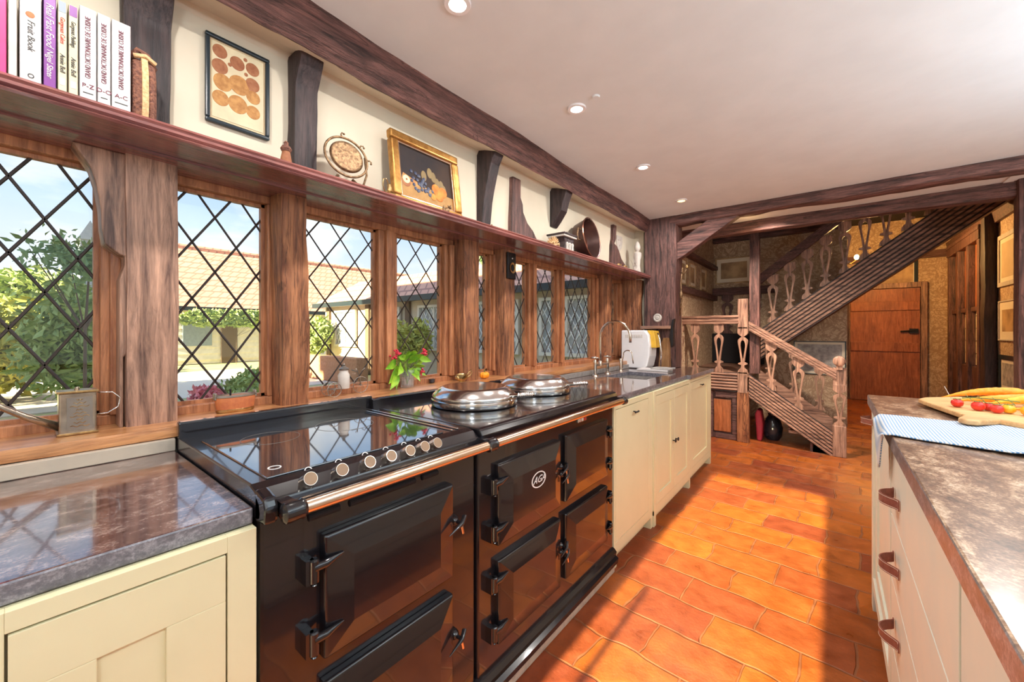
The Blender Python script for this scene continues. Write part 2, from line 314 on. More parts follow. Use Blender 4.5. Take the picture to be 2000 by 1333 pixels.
def text(body, name, mat, parent, pos, size, right, up, sx=1.0, shear=0, ex=.0006, width=None):
    cu = bpy.data.curves.new(name, 'FONT'); cu.body = body; cu.size = size; cu.extrude = ex; cu.align_x = 'CENTER'; cu.align_y = 'CENTER'; cu.shear = shear; cu.resolution_u = 3
    o = bpy.data.objects.new(name, cu); COL.objects.link(o); bpy.context.view_layer.update()
    me = bpy.data.meshes.new_from_object(o.evaluated_get(bpy.context.evaluated_depsgraph_get())); bpy.data.objects.remove(o)
    if width:
        xs = [v.co.x for v in me.vertices]; w = max(xs)-min(xs); sx = width/w
    r = Vector(right); u = Vector(up); n = r.cross(u)
    M = Matrix((( r.x*sx, u.x, n.x, pos[0]), (r.y*sx, u.y, n.y, pos[1]), (r.z*sx, u.z, n.z, pos[2]), (0, 0, 0, 1)))
    me.transform(Matrix.Translation(-base_of(parent)) @ M); me.materials.clear(); me.materials.append(MATS[mat])
    t = bpy.data.objects.new(name, me); COL.objects.link(t); t.parent = parent; return t

# ------------------------------------------------------------------ the room
S(MB().box(-1.74, 2.1, -1.6, 10.0, -.1, 0).obj('floor', 'floor_tiles'))
S(MB().box(-1.9, 2.1, -1.6, 4.68, 2.36, 2.46).obj('ceiling', 'ceiling_white'))
m = MB()   # plaster wall over the windows, coving forward to the wall beam
prof = [(-1.60, 1.782), (-1.60, 2.27), (-1.585, 2.293), (-1.54, 2.283), (-1.450, 2.252), (-1.50, 2.36), (-1.90, 2.36), (-1.90, 1.782)]
m.prism(prof, 'y', -1.6, 4.05); S(m.obj('wall_left', 'plaster'))
S(MB().box(-1.9, -1.66, -1.6, 4.3, -.1, .94).obj('wall_left', 'plaster'))
S(MB().box(-1.9, -1.66, -1.6, -.62, .94, 1.77).obj('wall_left', 'plaster'))
S(MB().box(-1.9, -1.5, 4.05, 4.3, .9, 2.36).obj('wall_left', 'plaster'))
m = MB(); m.box(-1.74, -.86, -1.6, -1.5, 0, 2.36); m.box(.03, .60, -1.6, -1.5, 0, 2.36); m.box(.60, 1.6, -1.6, -1.5, 0, .9); m.box(1.6, 2.1, -1.6, -1.5, 0, 2.36); m.box(-.86, 1.6, -1.6, -1.5, 2.10, 2.36)
S(m.obj('wall_back', 'plaster'))
m = MB(); m.box(2.0, 2.1, -1.5, -.6, 0, 2.36); m.box(2.0, 2.1, -.6, 2.2, 0, .9); m.box(2.0, 2.1, -.6, 2.2, 2.1, 2.36); m.box(2.0, 2.1, 2.2, 4.68, 0, 2.36); S(m.obj('wall_right', 'plaster'))
S(MB().box(1.16, 2.0, 4.62, 4.68, 0, 2.36).obj('wall_front', 'plaster'))
# the hall behind
S(MB().box(-1.52, -1.42, 4.25, 6.9, 0, 2.7).obj('wall_hall_left', 'wallpaper'))
S(MB().box(-1.42, .17, 6.8, 6.9, 0, 3.4).obj('wall_hall_landing', 'wallpaper'))
S(MB().box(.07, .17, 6.9, 9.8, 0, 3.4).obj('wall_corridor_left', 'wallpaper'))
m = MB(); m.box(.17, 1.6, 9.7, 9.8, 0, 3.4); S(m.obj('wall_corridor_end', 'wallpaper'))
S(MB().box(1.57, 1.67, 4.68, 9.8, 0, 3.4).obj('wall_corridor_right', 'wallpaper'))
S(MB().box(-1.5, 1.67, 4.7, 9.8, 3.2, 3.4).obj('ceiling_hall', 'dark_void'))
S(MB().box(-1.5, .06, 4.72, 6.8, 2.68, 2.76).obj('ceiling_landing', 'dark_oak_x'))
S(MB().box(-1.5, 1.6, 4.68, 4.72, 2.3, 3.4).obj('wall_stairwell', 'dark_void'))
m = MB(); m.prism([(1.50, 2.72), (1.57, 2.72), (1.57, 2.55), (1.53, 2.55)], 'y', 5, 9.7); S(m.obj('trim_1', 'dark_oak_x'))
S(MB().box(.17, 1.57, 9.62, 9.7, 2.50, 2.62).obj('trim_2', 'dark_oak_x'))

# ------------------------------------------------------------------ leaded windows along the left wall
XG = -1.735
def lattice(y0, y1, z0, z1, yc, zc, hw, hh, r=.0034, x=XG):
    m = MB(); k = hh/hw
    def clip(yA, zA, s):     # line through (yA,zA), slope s, clipped to the light
        ts = []
        for y in (y0, y1):
            z = zA + s*(y-yA)
            if z0-1e-6 <= z <= z1+1e-6: ts.append((y, z))
        for z in (z0, z1):
            y = yA + (z-zA)/s
            if y0+1e-6 < y < y1-1e-6: ts.append((y, z))
        ts = sorted(set((round(a, 5), round(b, 5)) for a, b in ts))
        if len(ts) >= 2 and abs(ts[0][0]-ts[-1][0]) > .01: m.tube([(x, *ts[0]), (x, *ts[-1])], r, 6)
    for s in (k, -k):
        for i in range(-60, 60): clip(yc + i*2*hw, zc, s)
    return m
def window(name, lights, z0, z1, cy, cz, hw, hh, ya, yb, glass=True, r=.0034):
    """frame spanning ya..yb; lights = list of (y0, y1) openings"""
    m = MB(); xa, xb = -1.765, -1.695
    m.box(xa, xb, ya, yb, z1, 1.772); m.box(xa, xb, ya, yb, .968, z0)
    e = [ya] + [v for l in lights for v in l] + [yb]
    for a, b in zip(e[0::2], e[1::2]):
        if b-a > .004:
            m.box(xa, xb, a, b, z0, z1)
            if b-a > .05: m.box(xb, xb+.022, a+(b-a)*.3, b-(b-a)*.3, z0, z1)
    f = S(m.obj(name, 'window_oak_z', bevel=.004))
    for a, b in lights:
        MB().box(XG-.001, XG+.001, a, b, z0, z1).obj('pane', 'window_glass', f)
        lattice(a, b, z0, z1, cy, cz, hw, hh, r).obj('lead_lattice', 'lead', f)
        g = MB(); c = .012
        g.box(XG-.01, XG+.012, a, b, z0, z0+c); g.box(XG-.01, XG+.012, a, b, z1-c, z1); g.box(XG-.01, XG+.012, a, a+c, z0, z1); g.box(XG-.01, XG+.012, b-c, b, z0, z1); g.obj('casement', 'window_oak_z', f)
    return f
window('window_1', [(-.60, .165)], 1.0, 1.742, .059, 1.567, .0636, .103, -.64, .225, r=.0042)
window('window_2', [(.335, .615)], 1.0, 1.742, .458, 1.66, .066, .098, .31, .64, r=.0040)
window('window_3', [(.745, 1.100), (1.205, 1.52)], 1.0, 1.742, .859, 1.574, .070, .094, .72, 1.60)
window('window_4', [(1.72, 1.90)], 1.0, 1.742, 1.80, 1.45, .062, .092, 1.69, 1.95)
window('window_5', [(2.06, 2.325), (2.42, 2.715), (2.81, 3.33)], 1.0, 1.742, 2.19, 1.50, .066, .105, 2.02, 3.42)
window('window_6', [(3.54, 3.84)], 1.0, 1.742, 3.6, 1.5, .06, .10, 3.50, 3.96)
# out of view: the glazed garden door behind the camera that lets the low sun in, and two windows added for sky light
for nm, bx in (('door_1', [(-.86, -.80, 0, 2.1), (-.03, .03, 0, 2.1), (-.80, -.03, 2.02, 2.1), (-.80, -.03, 0, .06), (-.712, -.682, .06, 1.30)]), ('fill_window_back', [(.60, .64, .9, 2.1), (1.56, 1.6, .9, 2.1), (1.08, 1.12, .9, 2.1), (.6, 1.6, .9, .95), (.6, 1.6, 2.05, 2.1)])):
    m = MB()
    for a, b, c, d in bx: m.box(a, b, -1.57, -1.53, c, d)
    f = S(m.obj(nm, 'window_oak_z'))
    a, b = (-.8, -.03) if nm == 'door_1' else (.64, 1.56)
    MB().box(a, b, -1.552, -1.548, .06 if nm == 'door_1' else .95, 2.02).obj('pane', 'window_glass', f)
m = MB()  # right wall window, added out of view to bring in sky light
for a, b in ((-.6, -.56), (.78, .82), (2.16, 2.2)): m.box(2.03, 2.07, a, b, .9, 2.1)
m.box(2.03, 2.07, -.6, 2.2, .9, .95); m.box(2.03, 2.07, -.6, 2.2, 2.05, 2.1); f = S(m.obj('fill_window_right', 'window_oak_z')); MB().box(2.049, 2.051, -.56, 2.16, .95, 2.05).obj('pane', 'window_glass', f)

# ------------------------------------------------------------------ timbers
def timber(name, label, cat, mat, *a, group=None, sub=0, **k):
    return tag(MB().hewn(*a, **k).obj(name, mat, smooth=True), label, cat, group)
timber('timber_post', 'broad smooth oak window post with the curved bracket at its head', 'post', 'stair_oak_z', -1.74, -1.60, .207, .330, .968, 1.772, axis='z', n=30, amp=.003, seed=1)
tag(MB().prism([(.222, 1.77), (.222, 1.20), (.205, 1.175), (.205, .968), (.196, .968), (.196, 1.40), (.207, 1.445), (.207, 1.470), (.195, 1.475), (.166, 1.500), (.160, 1.545), (.158, 1.60), (.150, 1.66), (.138, 1.71), (.118, 1.745), (.103, 1.77)], 'x', -1.69, -1.615).obj('curved_bracket', 'stair_oak_z', bevel=.004), 'curved wooden bracket under the shelf on the left of the broad smooth window post', 'bracket')
timber('timber_post', 'orange oak post with weathered left edge between second and third window', 'post', 'warm_oak_z', -1.74, -1.60, .628, .733, .968, 1.772, axis='z', n=40, amp=.008, seed=2)
timber('timber_post', 'window post standing behind the small gravy boat', 'post', 'warm_oak_z', -1.74, -1.60, 1.578, 1.705, .968, 1.772, axis='z', n=40, amp=.006, seed=3)
timber('timber_post', 'pale-sided oak post carrying the small black clock plaque', 'post', 'warm_oak_z', -1.74, -1.60, 1.930, 2.042, .968, 1.772, axis='z', n=40, amp=.004, seed=4)
timber('timber_post', 'window post behind the arched spout of the kitchen tap', 'post', 'warm_oak_z', -1.74, -1.60, 3.400, 3.520, .968, 1.772, axis='z', n=40, amp=.007, seed=5)
timber('timber_post', 'rough gnarled pale post between the last narrow window and the corner post', 'post', 'warm_oak_z', -1.76, -1.50, 3.945, 4.06, .968, 1.772, axis='z', n=40, amp=.012, seed=6)
def fn_corner(p, u, v): return p
timber('corner_post', 'massive dark oak corner post at the end of the shelf, floor to ceiling', 'post', 'dark_oak_z', -1.46, -1.15, 3.955, 4.16, .905, 2.37, axis='z', n=40, amp=.007, seed=8)
def fn_beam(p, u, v):
    y = p.y; t = max(0, min(1, (y+.5)/4.5)); top = -1.335 - .06*t; bot = -1.437
    w = .012*noise.noise(Vector((y*2.1, 3.3, 0))) + .006*math.sin(y*4.2)
    if u > .5: p.x += (top - bot)*(v) + w*(1.0 if v > .5 else .3)
    if v < .5: p.z += .125*(1-u)*(1-v*2)
    return p
tag(MB().hewn(-1.64, -1.437, -1.5, 3.97, 2.238, 2.372, axis='y', n=150, amp=.008, seed=11, fn=fn_beam).obj('wall_beam', 'dark_oak_y', smooth=True), 'long rough hewn dark beam running along the left wall under the ceiling', 'beam')
timber('cross_beam', 'thin dark beam crossing the ceiling from the corner post to the right', 'beam', 'dark_oak_x', -1.42, 2.0, 3.95, 4.10, 2.268, 2.372, axis='x', n=90, amp=.012, seed=12)
timber('cross_beam', 'dark beam over the front of the staircase, behind the first cross beam', 'beam', 'dark_oak_x', -1.42, 2.0, 4.60, 4.72, 2.245, 2.372, axis='x', n=90, amp=.010, seed=13)
tag(MB().prism([(-1.17, 2.09), (-1.17, 1.93), (-1.10, 1.965), (-.60, 2.29), (-.66, 2.31), (-.86, 2.29)], 'y', 3.98, 4.07).obj('diagonal_brace', 'dark_oak_x', bevel=.006), 'diagonal dark brace rising from the corner post to the first cross beam', 'brace')
def fn_st(p, u, v):
    if u > .5 and p.z > 2.17: k = min(1, (p.z-2.17)/.10); p.x += .055*k
    return p
MBw = MB().hewn(-1.62, -1.56, .195, .305, 1.812, 2.28, axis='z', n=16, amp=.005, seed=20, fn=fn_st)
tag(MBw.obj('wall_stud', 'black_oak_z', smooth=True), 'wide dark upright on the wall between the basket and the botanical print', 'wall timber')
MBw = MB().hewn(-1.62, -1.545, .648, .738, 1.84, 2.28, axis='z', n=16, amp=.005, seed=21, fn=fn_st)
tag(MBw.obj('wall_stud', 'black_oak_z', smooth=True), 'dark pegged upright between the botanical print and the brass gong', 'wall timber')
tag(MB().prism([(-1.61, 1.812), (-1.565, 1.812), (-1.553, 1.92), (-1.543, 2.00), (-1.53, 2.06), (-1.508, 2.14), (-1.490, 2.20), (-1.455, 2.26), (-1.455, 2.30), (-1.61, 2.30)], 'y', 1.68, 1.755).obj('beam_bracket', 'black_oak_z', bevel=.006), 'long curved dark bracket reaching from the beam to the shelf', 'bracket')
tag(MB().prism([(-1.61, 2.02), (-1.59, 2.015), (-1.55, 2.06), (-1.505, 2.12), (-1.488, 2.18), (-1.455, 2.26), (-1.455, 2.30), (-1.61, 2.30)], 'y', 2.45, 2.535).obj('beam_bracket', 'black_oak_z', bevel=.006), 'short pointed dark bracket under the beam above the copper pan', 'bracket')
def flared(pts, lab):
    return tag(MB().prism(pts, 'x', -1.612, -1.570).obj('flared_timber', 'dark_oak_z', bevel=.005), lab, 'wall timber', None)
flared([(1.965, 1.812), (1.965, 1.95), (1.975, 2.08), (1.98, 2.235), (2.062, 2.235), (2.062, 2.12), (2.085, 2.08), (2.09, 2.03), (2.135, 1.97), (2.20, 1.93), (2.245, 1.88), (2.27, 1.812)], 'large dark timber flaring to the right on the wall beside the long bracket')
flared([(3.44, 1.812), (3.45, 2.05), (3.475, 2.12), (3.48, 2.245), (3.545, 2.245), (3.54, 2.12), (3.50, 2.07), (3.56, 2.055), (3.62, 2.00), (3.66, 1.95), (3.76, 1.90), (3.86, 1.86), (3.90, 1.812)], 'small dark flaring timber on the wall to the right of the copper pan')

# ------------------------------------------------------------------ shelf and sill
sh = T('wall_shelf', 'long red-brown shelf with moulded front edge running above all the windows', 'shelf', (-1.5, 1.2, 1.79))
MB().box(-1.615, -1.41, -1.5, 3.957, 1.776, 1.812).obj('shelf_board', 'shelf_mahogany', sh, bevel=.002)
MB().box(-1.70, -1.55, -1.5, 3.957, 1.770, 1.778).obj('back_board', 'shelf_mahogany', sh)
MB().prism([(-1.41, 1.774), (-1.40, 1.774), (-1.394, 1.779), (-1.400, 1.784), (-1.392, 1.789), (-1.392, 1.796), (-1.398, 1.799), (-1.394, 1.805), (-1.400, 1.8125), (-1.41, 1.8125)], 'y', -1.5, 3.957).obj('front_moulding', 'shelf_mahogany', sh)
tag(MB().hewn(-1.77, -1.515, -1.5, 3.98, .937, .971, axis='y', n=80, amp=.0015, seed=30).obj('window_sill', 'sill_oak', smooth=True), 'golden oak window sill running below all the leaded windows', 'window sill')

# ------------------------------------------------------------------ recessed lights in the ceiling
for i, (x, y) in enumerate(DOWN[:4]):
    lab = ['warm white downlight nearest the camera at the top edge of the photo', 'downlight above the gold-framed painting, second nearest', 'third downlight, between the painting and the corner', 'yellowish downlight nearest the cross beam'][i]
    t = T('downlight', lab, 'ceiling light', (x, y, 2.36), 'recessed ceiling lights')
    MB().lathe((x, y, 2.352), [(.030, 0), (.044, 0), (.046, .004), (.046, .008), (.030, .008)], 28).obj('trim_ring', 'white_plastic', t, smooth=True)
    MB().lathe((x, y, 2.350), [(.001, 0), (.020, .001), (.030, .005), (.030, .009)], 24).obj('bulb', 'bulb_yellow' if i == 3 else 'bulb_white', t, smooth=True)
tag(MB().lathe((-.865, 1.72, 2.352), [(.001, 0), (.016, 0), (.019, .008)], 24).obj('ceiling_sensor', 'ceiling_white', smooth=True), 'small round white disc on the ceiling beside the second downlight', 'sensor')
# unseen pendant added behind the camera so the fill lamp has a fixture
t = T('fill_pendant', 'unseen pendant added behind the camera for a fill lamp', 'pendant light', (.35, -.75, 2.36))
MB().tube([(.35, -.75, 2.36), (.35, -.75, 2.14)], .004).obj('cord', 'black_iron', t)
MB().lathe((.35, -.75, 2.12), [(.02, .03), (.05, .02), (.10, -.02), (.12, -.05)], 24).obj('lamp_shade', 'brass', t, smooth=True)
for y, lab in ((.8, 'added unseen fill pendant by the near end of the island'), (2.1, 'added unseen fill pendant by the far end of the island')):  # bowls added out of view to house the ceiling uplights
    t = T('fill_pendant', lab, 'pendant light', (1.7, y, 2.36)); MB().tube([(1.7, y, 2.36), (1.7, y, 1.42)], .004).obj('cord', 'black_iron', t)
    MB().lathe((1.7, y, 1.40), [(.001, 0), (.06, .004), (.13, .03), (.19, .085), (.195, .085), (.13, .022), (.06, -.004), (.001, -.006)], 32).obj('glass_bowl', 'white_plastic', t, smooth=True)

# ------------------------------------------------------------------ range cooker
R = T('range_cooker', 'black enamel cast iron range cooker with chrome rail and two domed lids', 'range cooker', (-1.2, 1.13, 0))
MB().box(-1.50, -.892, .309, .928, .09, .885).obj('oven_module', 'enamel', R, bevel=.008)
MB().box(-1.50, -.890, .938, 1.963, .09, .885).obj('main_body', 'enamel', R, bevel=.008)
MB().prism([(-1.45, 0.0), (-.875, 0), (-.875, .05), (-1.45, .05)], 'y', .30, 1.955).obj('plinth', 'curb_stone', R, bevel=.006)
MB().prism([(-1.45, .05), (-.862, .05), (-.858, .075), (-.872, .085), (-.868, .105), (-.880, .118), (-.895, .125), (-1.45, .125)], 'y', .31, 1.962).obj('base_moulding', 'enamel', R)
def top_slab(y0, y1):
    return [(-1.50, .875), (-.885, .875), (-.872, .880), (-.868, .892), (-.874, .912), (-.900, .932), (-.925, .938), (-1.50, .938)]
MB().prism(top_slab(0, 0), 'y', .303, .930).obj('hob_frame', 'enamel', R, bevel=.004)
MB().prism([(-1.50, .875), (-.872, .875), (-.866, .882), (-.866, .918), (-.876, .934), (-.89, .938), (-1.50, .938)], 'y', .934, 1.968).obj('top_plate', 'enamel', R, bevel=.004)
m = MB(); m.box(-1.505, -1.478, .303, .930, .93, .985); m.box(-1.505, -1.478, .934, 1.968, .93, .972); m.box(-1.478, -1.45, .915, .95, .93, .975)
m.obj('upstand', 'enamel', R, bevel=.005)
m = MB(); m.box(-1.40, -.930, .335, .828, .9375, .9415); m.obj('hob_glass', 'hob_glass', R, bevel=.002)
m = MB()
for y in (.860, .885): m.box(-1.45, -.93, y, y+.008, .938, .942)
m.obj('divider_strip', 'chrome', R, bevel=.002)
MB().lathe((-.985, .372, .9415), [(.011, 0), (.014, 0), (.014, .0008), (.011, .0008)], 28).obj('touch_ring', 'paper_white', R)
for cx, cy, r in ((-1.27, .47, .075), (-1.26, .69, .09)):
    MB().lathe((cx, cy, .9414), [(r-.0015, 0), (r, 0), (r, .0006), (r-.0015, .0006)], 48).obj('cooking_zone_ring', 'silver_dirt', R)
# knobs
for i, u in enumerate((.399, .470, .540, .600, .658, .707, .752)):
    ax = Vector((.80, 0, .45)).normalized(); c = Vector((-.905, u, .915))
    k = MB().lathe(c, [(.0185, 0), (.0195, .004), (.0155, .008), (.0150, .036), (.0145, .043)], 24, ax).obj('control_knob', 'nickel', R, smooth=True)
    MB().lathe(c+ax*.0425, [(.001, 0), (.0135, 0), (.0135, .001), (.001, .0012)], 20, ax).obj('cap', 'knob_cap', k)
    d = MB().lathe(c+Vector((-.018, .020, .020)), [(.007, 0), (.009, 0), (.009, .001), (.007, .001)], 16, ax).obj('dial_mark', 'paper_white', R)
# rail
MB().tube([(-.826, .36, .897), (-.826, .915, .897)], .0145, 20).obj('towel_rail', 'rail_metal', R, smooth=True)
MB().tube([(-.826, .95, .897), (-.826, 1.94, .897)], .0145, 20).obj('towel_rail', 'rail_metal', R, smooth=True)
for y0, y1 in ((.325, .368), (.912, .952), (1.935, 1.965)):
    k = MB().lathe((-.826, y0, .897), [(.014, 0), (.020, .004), (.021, .012), (.019, y1-y0-.010), (.021, y1-y0-.006), (.017, y1-y0)], 20, (0, 1, 0)); k.box(-.89, -.832, y0+.006, y1-.012, .882, .912)
    k.obj('rail_bracket', 'enamel', R, smooth=True)
MB().prism([(-.90, .935), (-.855, .925), (-.845, .905), (-.85, .875), (-.90, .868)], 'y', .303, .328).obj('end_cap', 'enamel', R, bevel=.006)
# doors
def pillow(y0, y1, z0, z1, inset=.062, d=.034):
    m = MB(); b = m.bm; x = -.890
    def ring(i, xx): return [b.verts.new((xx, a, c)) for a, c in ((y0+i, z0+i), (y1-i, z0+i), (y1-i, z1-i), (y0+i, z1-i))]
    rs = [ring(0, x), ring(0, x+.016), ring(.004, x+.021), ring(inset, x+d)]
    for p, q in zip(rs, rs[1:]):
        for k in range(4): b.faces.new((p[k], p[(k+1) % 4], q[(k+1) % 4], q[k]))
    b.faces.new(rs[-1]); return m
def hinge(D, y, z, s):
    """barrel and pointed strap, s=+1 when the strap points towards +Y"""
    h = MB(); h.lathe((-.868, y-s*.012, z-.026), [(.008, 0), (.011, .003), (.011, .049), (.0081, .052)], 14); h.box(-.892, -.866, y-s*.030 if s > 0 else y+.012, y-.012 if s > 0 else y+.030, z-.026, z+.026)
    h.tube([(-.866, y-s*.012, z+.008), (-.860, y+s*.012, z+.010), (-.858, y+s*.050, z+.018)], [.011, .009, .0015], 10)
    h.lathe((-.868, y-s*.012, z-.034), [(.004, 0), (.007, .004), (.004, .008)], 12)
    return h.obj('hinge', 'enamel', D, smooth=True)
def latch(D, y, z):
    h = MB(); h.lathe((-.888, y, z), [(.016, 0), (.014, .010), (.006, .018), (.005, .030)], 16, (1, 0, 0))
    h.tube([(-.862, y+.022, z+.010), (-.850, y, z), (-.845, y-.055, z-.014)], [.008, .007, .0015], 10)
    return h.obj('latch', 'enamel', D, smooth=True)
def tip(D, y, z):
    return MB().lathe((-.856, y, z), [(.0045, 0), (.0045, .022), (.002, .024)], 10, (0, .25, -1)).obj('chrome_tip', 'rail_metal', D, smooth=True)
defs = [(.430, .815, .525, .800, 1, True), (.430, .815, .165, .475, 1, True), (1.020, 1.415, .527, .802, 1, True), (1.020, 1.415, .195, .478, 1, True), (1.455, 1.860, .530, .812, -1, False), (1.455, 1.860, .205, .480, -1, False)]
doors = []
for y0, y1, z0, z1, s, _ in defs:
    D = pillow(y0, y1, z0, z1).obj('oven_door', 'enamel', R, bevel=.010, seg=3); doors.append(D)
    hy = y0-.012 if s > 0 else y1+.012
    hinge(D, hy, z0+.055, s); hinge(D, hy, z1-.065, s)
    ly = y1+.015 if s > 0 else y0-.016; lz = (z0+z1)/2+(.02 if s > 0 else -.02); latch(D, ly, lz); tip(D, ly+.004, lz-.012)
m = MB()
for a, b in ((.405, .475), (.500, .690), (.715, .770)):
    m.tube([(-.893, a, .842), (-.893, b, .842)], .0085, 12)
m.obj('vent_slot', 'dark_void', R)
m = MB().lathe((-.858, 1.235, .695), [(.026, 0), (.030, 0), (.030, .003), (.026, .003)], 36, (1, 0, 0), 1, 1); bd = m.obj('oval_badge', 'paper_white', doors[2])
for v in bd.data.vertices: v.co.y = (v.co.y - (1.235-R.location.y))*1.55 + (1.235-R.location.y)
text('AGA', 'badge_lettering', 'paper_white', doors[2], (-.8545, 1.235, .695), .036, (0, 1, 0), (0, 0, 1), shear=.5, sx=1.05)
m = MB().box(-.891, -.884, 1.585, 1.665, .838, .862); gp = m.obj('gauge', 'chrome', R, bevel=.002)
for k in range(3): MB().box(-.8845, -.8835, 1.590+k*.025, 1.608+k*.025, .842, .858).obj('gauge_window', 'paper_white' if k != 2 else 'red_print', gp)
# domed lids
for cy in (1.250, 1.705):
    cx = -1.205
    L = MB().lathe((cx, cy, .940), [(.172, 0), (.182, .002), (.186, .012), (.184, .026), (.176, .033)], 56).obj('hotplate_lid', 'old_brass', R, smooth=True); L.data.materials[0] = MATS['chrome']
    MB().lathe((cx, cy, .972), [(.181, 0), (.183, .004), (.176, .014), (.150, .038), (.135, .044), (.128, .044), (.118, .043), (.05, .040), (.001, .040)], 64).obj('dome', 'lid_steel', L, smooth='all')
    d = Vector((.93, .22, .12)).normalized(); a = Vector((cx, cy, .962)) + d*.165
    MB().tube([a, a+d*.045], .009, 12).obj('handle_stem', 'chrome', L, smooth=True)
    h = MB(); b0 = a+d*.045
    h.tube([b0 + d*(.0018*k) for k in range(40)], [.0085+.0025*math.sin(k*1.3) for k in range(40)], 12); h.obj('coil_handle', 'lid_steel', L, smooth='all')
    MB().box(cx-.20, cx-.175, cy-.05, cy-.02, .94, .985).obj('lid_hinge', 'chrome', L, bevel=.004)

# ------------------------------------------------------------------ base units on the left wall
def shaker(parent, y0, y1, z0, z1, x, mat, name='door', stile=.055, side=1, panel=True):
    """framed door on a face at x (side=+1 faces +X, -1 faces -X)"""
    t = .018*side; D = T0 = None
    m = MB(); a, b = sorted((x, x+t))
    m.box(a, b, y0, y1, z0, z0+stile); m.box(a, b, y0, y1, z1-stile, z1); m.box(a, b, y0, y0+stile, z0+stile, z1-stile); m.box(a, b, y1-stile, y1, z0+stile, z1-stile)
    D = m.obj(name, mat, parent, bevel=.0012); a2, b2 = sorted((x, x+t*.55))
    MB().box(a2, b2, y0+stile, y1-stile, z0+stile, z1-stile).obj('panel', mat, D); return D
def frame_face(parent, y0, y1, z0, z1, x, openings, mat, side=1, t=.017):
    """face frame around openings (ya, yb, za, zb)"""
    m = MB(); a, b = sorted((x, x+t*side)); ys = [y0] + [v for o in openings for v in o[:2]] + [y1]
    for p, q in zip(ys[0::2], ys[1::2]): m.box(a, b, p, q, z0, z1)
    for o in openings: m.box(a, b, o[0], o[1], z0, o[2]); m.box(a, b, o[0], o[1], o[3], z1)
    return m.obj('face_frame', mat, parent, bevel=.001)
def tbar(parent, y, z, x=-.862, w=.035):
    h = MB(); h.tube([(x, y, z), (x+.022, y, z)], .0035, 8); h.tube([(x+.022, y-w*.6, z), (x+.024, y, z), (x+.022, y+w*.6, z)], [.003, .0055, .003], 10); h.ball((x+.022, y-w*.62, z), .006); h.ball((x+.022, y+w*.62, z), .006)
    return h.obj('handle', 'black_iron', parent, smooth='all')
U = T('base_cabinet', 'cream painted base cabinet left of the range with a panelled door', 'kitchen cabinet', (-1.2, -.3, 0))
MB().box(-1.5, -.90, -1.0, .300, .0, .866).obj('carcass', 'cream_paint', U)
frame_face(U, -1.0, .300, .08, .866, -.897, [(-.66, -.03, .12, .836), (-.006, .252, .12, .836)], 'cream_paint')
shaker(U, -.003, .249, .123, .833, -.897, 'cream_paint', stile=.085); shaker(U, -.657, -.033, .123, .833, -.897, 'cream_paint', stile=.085)
tag(side_mat(MB().box(-1.505, -.897, -1.5, .300, .868, .901).obj('worktop', 'granite_dark', bevel=.004), 'granite_edge'), 'dark polished granite worktop at the left of the range', 'worktop')
up = tag(MB().box(-1.515, -1.497, -1.0, .300, .902, .937).obj('wall_tiles', 'tile_grey', bevel=.002), 'grey-brown tile upstand between the left worktop and the sill', 'tile upstand')
# right of the range
yA = 1.972
cabs = [('cream pull-out cabinet beside the range with one iron T handle', yA, 2.555, 'pull'), ('cream sink cabinet with two doors and paired iron knobs', 2.557, 3.395, 'pair'), ('cream end cabinet furthest from the range with a T handle', 3.397, 4.14, 'pull2')]
for lab, a, b, kind in cabs:
    c = T('base_cabinet', lab, 'kitchen cabinet', (-1.2, a, 0)); x = -.905 if kind != 'pair' else -.896
    cz = .62 if kind == 'pair' else .866; m = MB().box(-1.5, x, a, b, .10, cz)
    if kind == 'pair': m.box(-1.5, x, a, a+.02, .62, .866); m.box(-1.5, x, b-.004, b, .62, .866); m.box(x-.02, x, a, b, .62, .866)
    m.obj('carcass', 'cream_paint', c)
    for yy in (a, b-.035): MB().box(x-.06, x+.016, yy, yy+.035, 0, .10).obj('foot', 'cream_paint', c)
    MB().box(-1.45, x-.03, a, b, .0, .10).obj('plinth', 'cream_paint', c)
    if kind == 'pair':
        md = (a+b)/2 - .01; frame_face(c, a, b, .07, .866, x, [(a+.03, md, .13, .836), (md+.004, b-.03, .13, .836)], 'cream_paint')
        for p, q, ky in ((a+.033, md-.002, md-.028), (md+.006, b-.033, md+.032)):
            D = shaker(c, p, q, .133, .833, x, 'cream_paint', stile=.06)
            k = MB().lathe((x+.018, ky, .475), [(.004, 0), (.004, .014), (.013, .018), (.012, .024), (.001, .027)], 16, (1, 0, 0)); k.obj('knob', 'black_iron', D, smooth=True)
    else:
        frame_face(c, a, b, .07, .866, x, [(a+.02, b-.075, .13, .836)] if kind == 'pull' else [(a+.04, b-.09, .13, .836)], 'cream_paint')
        p, q = (a+.023, b-.078) if kind == 'pull' else (a+.043, b-.093)
        D = MB().box(x, x+.017, p, q, .133, .833).obj('door', 'cream_paint', c, bevel=.001) if kind == 'pull' else shaker(c, p, q, .133, .833, x, 'cream_paint', stile=.06)
        tbar(D, (p+q)/2, .79, x+.017)
    if kind == 'pull2': MB().box(-1.45, -.89, b-.004, b+.012, .0, .866).obj('end_panel', 'cream_paint', c)
m = MB(); sx0, sx1, sy0, sy1 = -1.385, -1.045, 2.86, 3.37
m.box(-1.505, -.897, yA, sy0, .868, .901); m.box(-1.505, sx0, sy0, sy1, .868, .901); m.box(sx1, -.897, sy0, sy1, .868, .901); m.box(-1.505, -.868, sy1, 4.17, .868, .901)
tag(side_mat(m.obj('worktop', 'granite_dark', bevel=.003), 'granite_edge'), 'dark polished granite worktop around the sink right of the range', 'worktop')
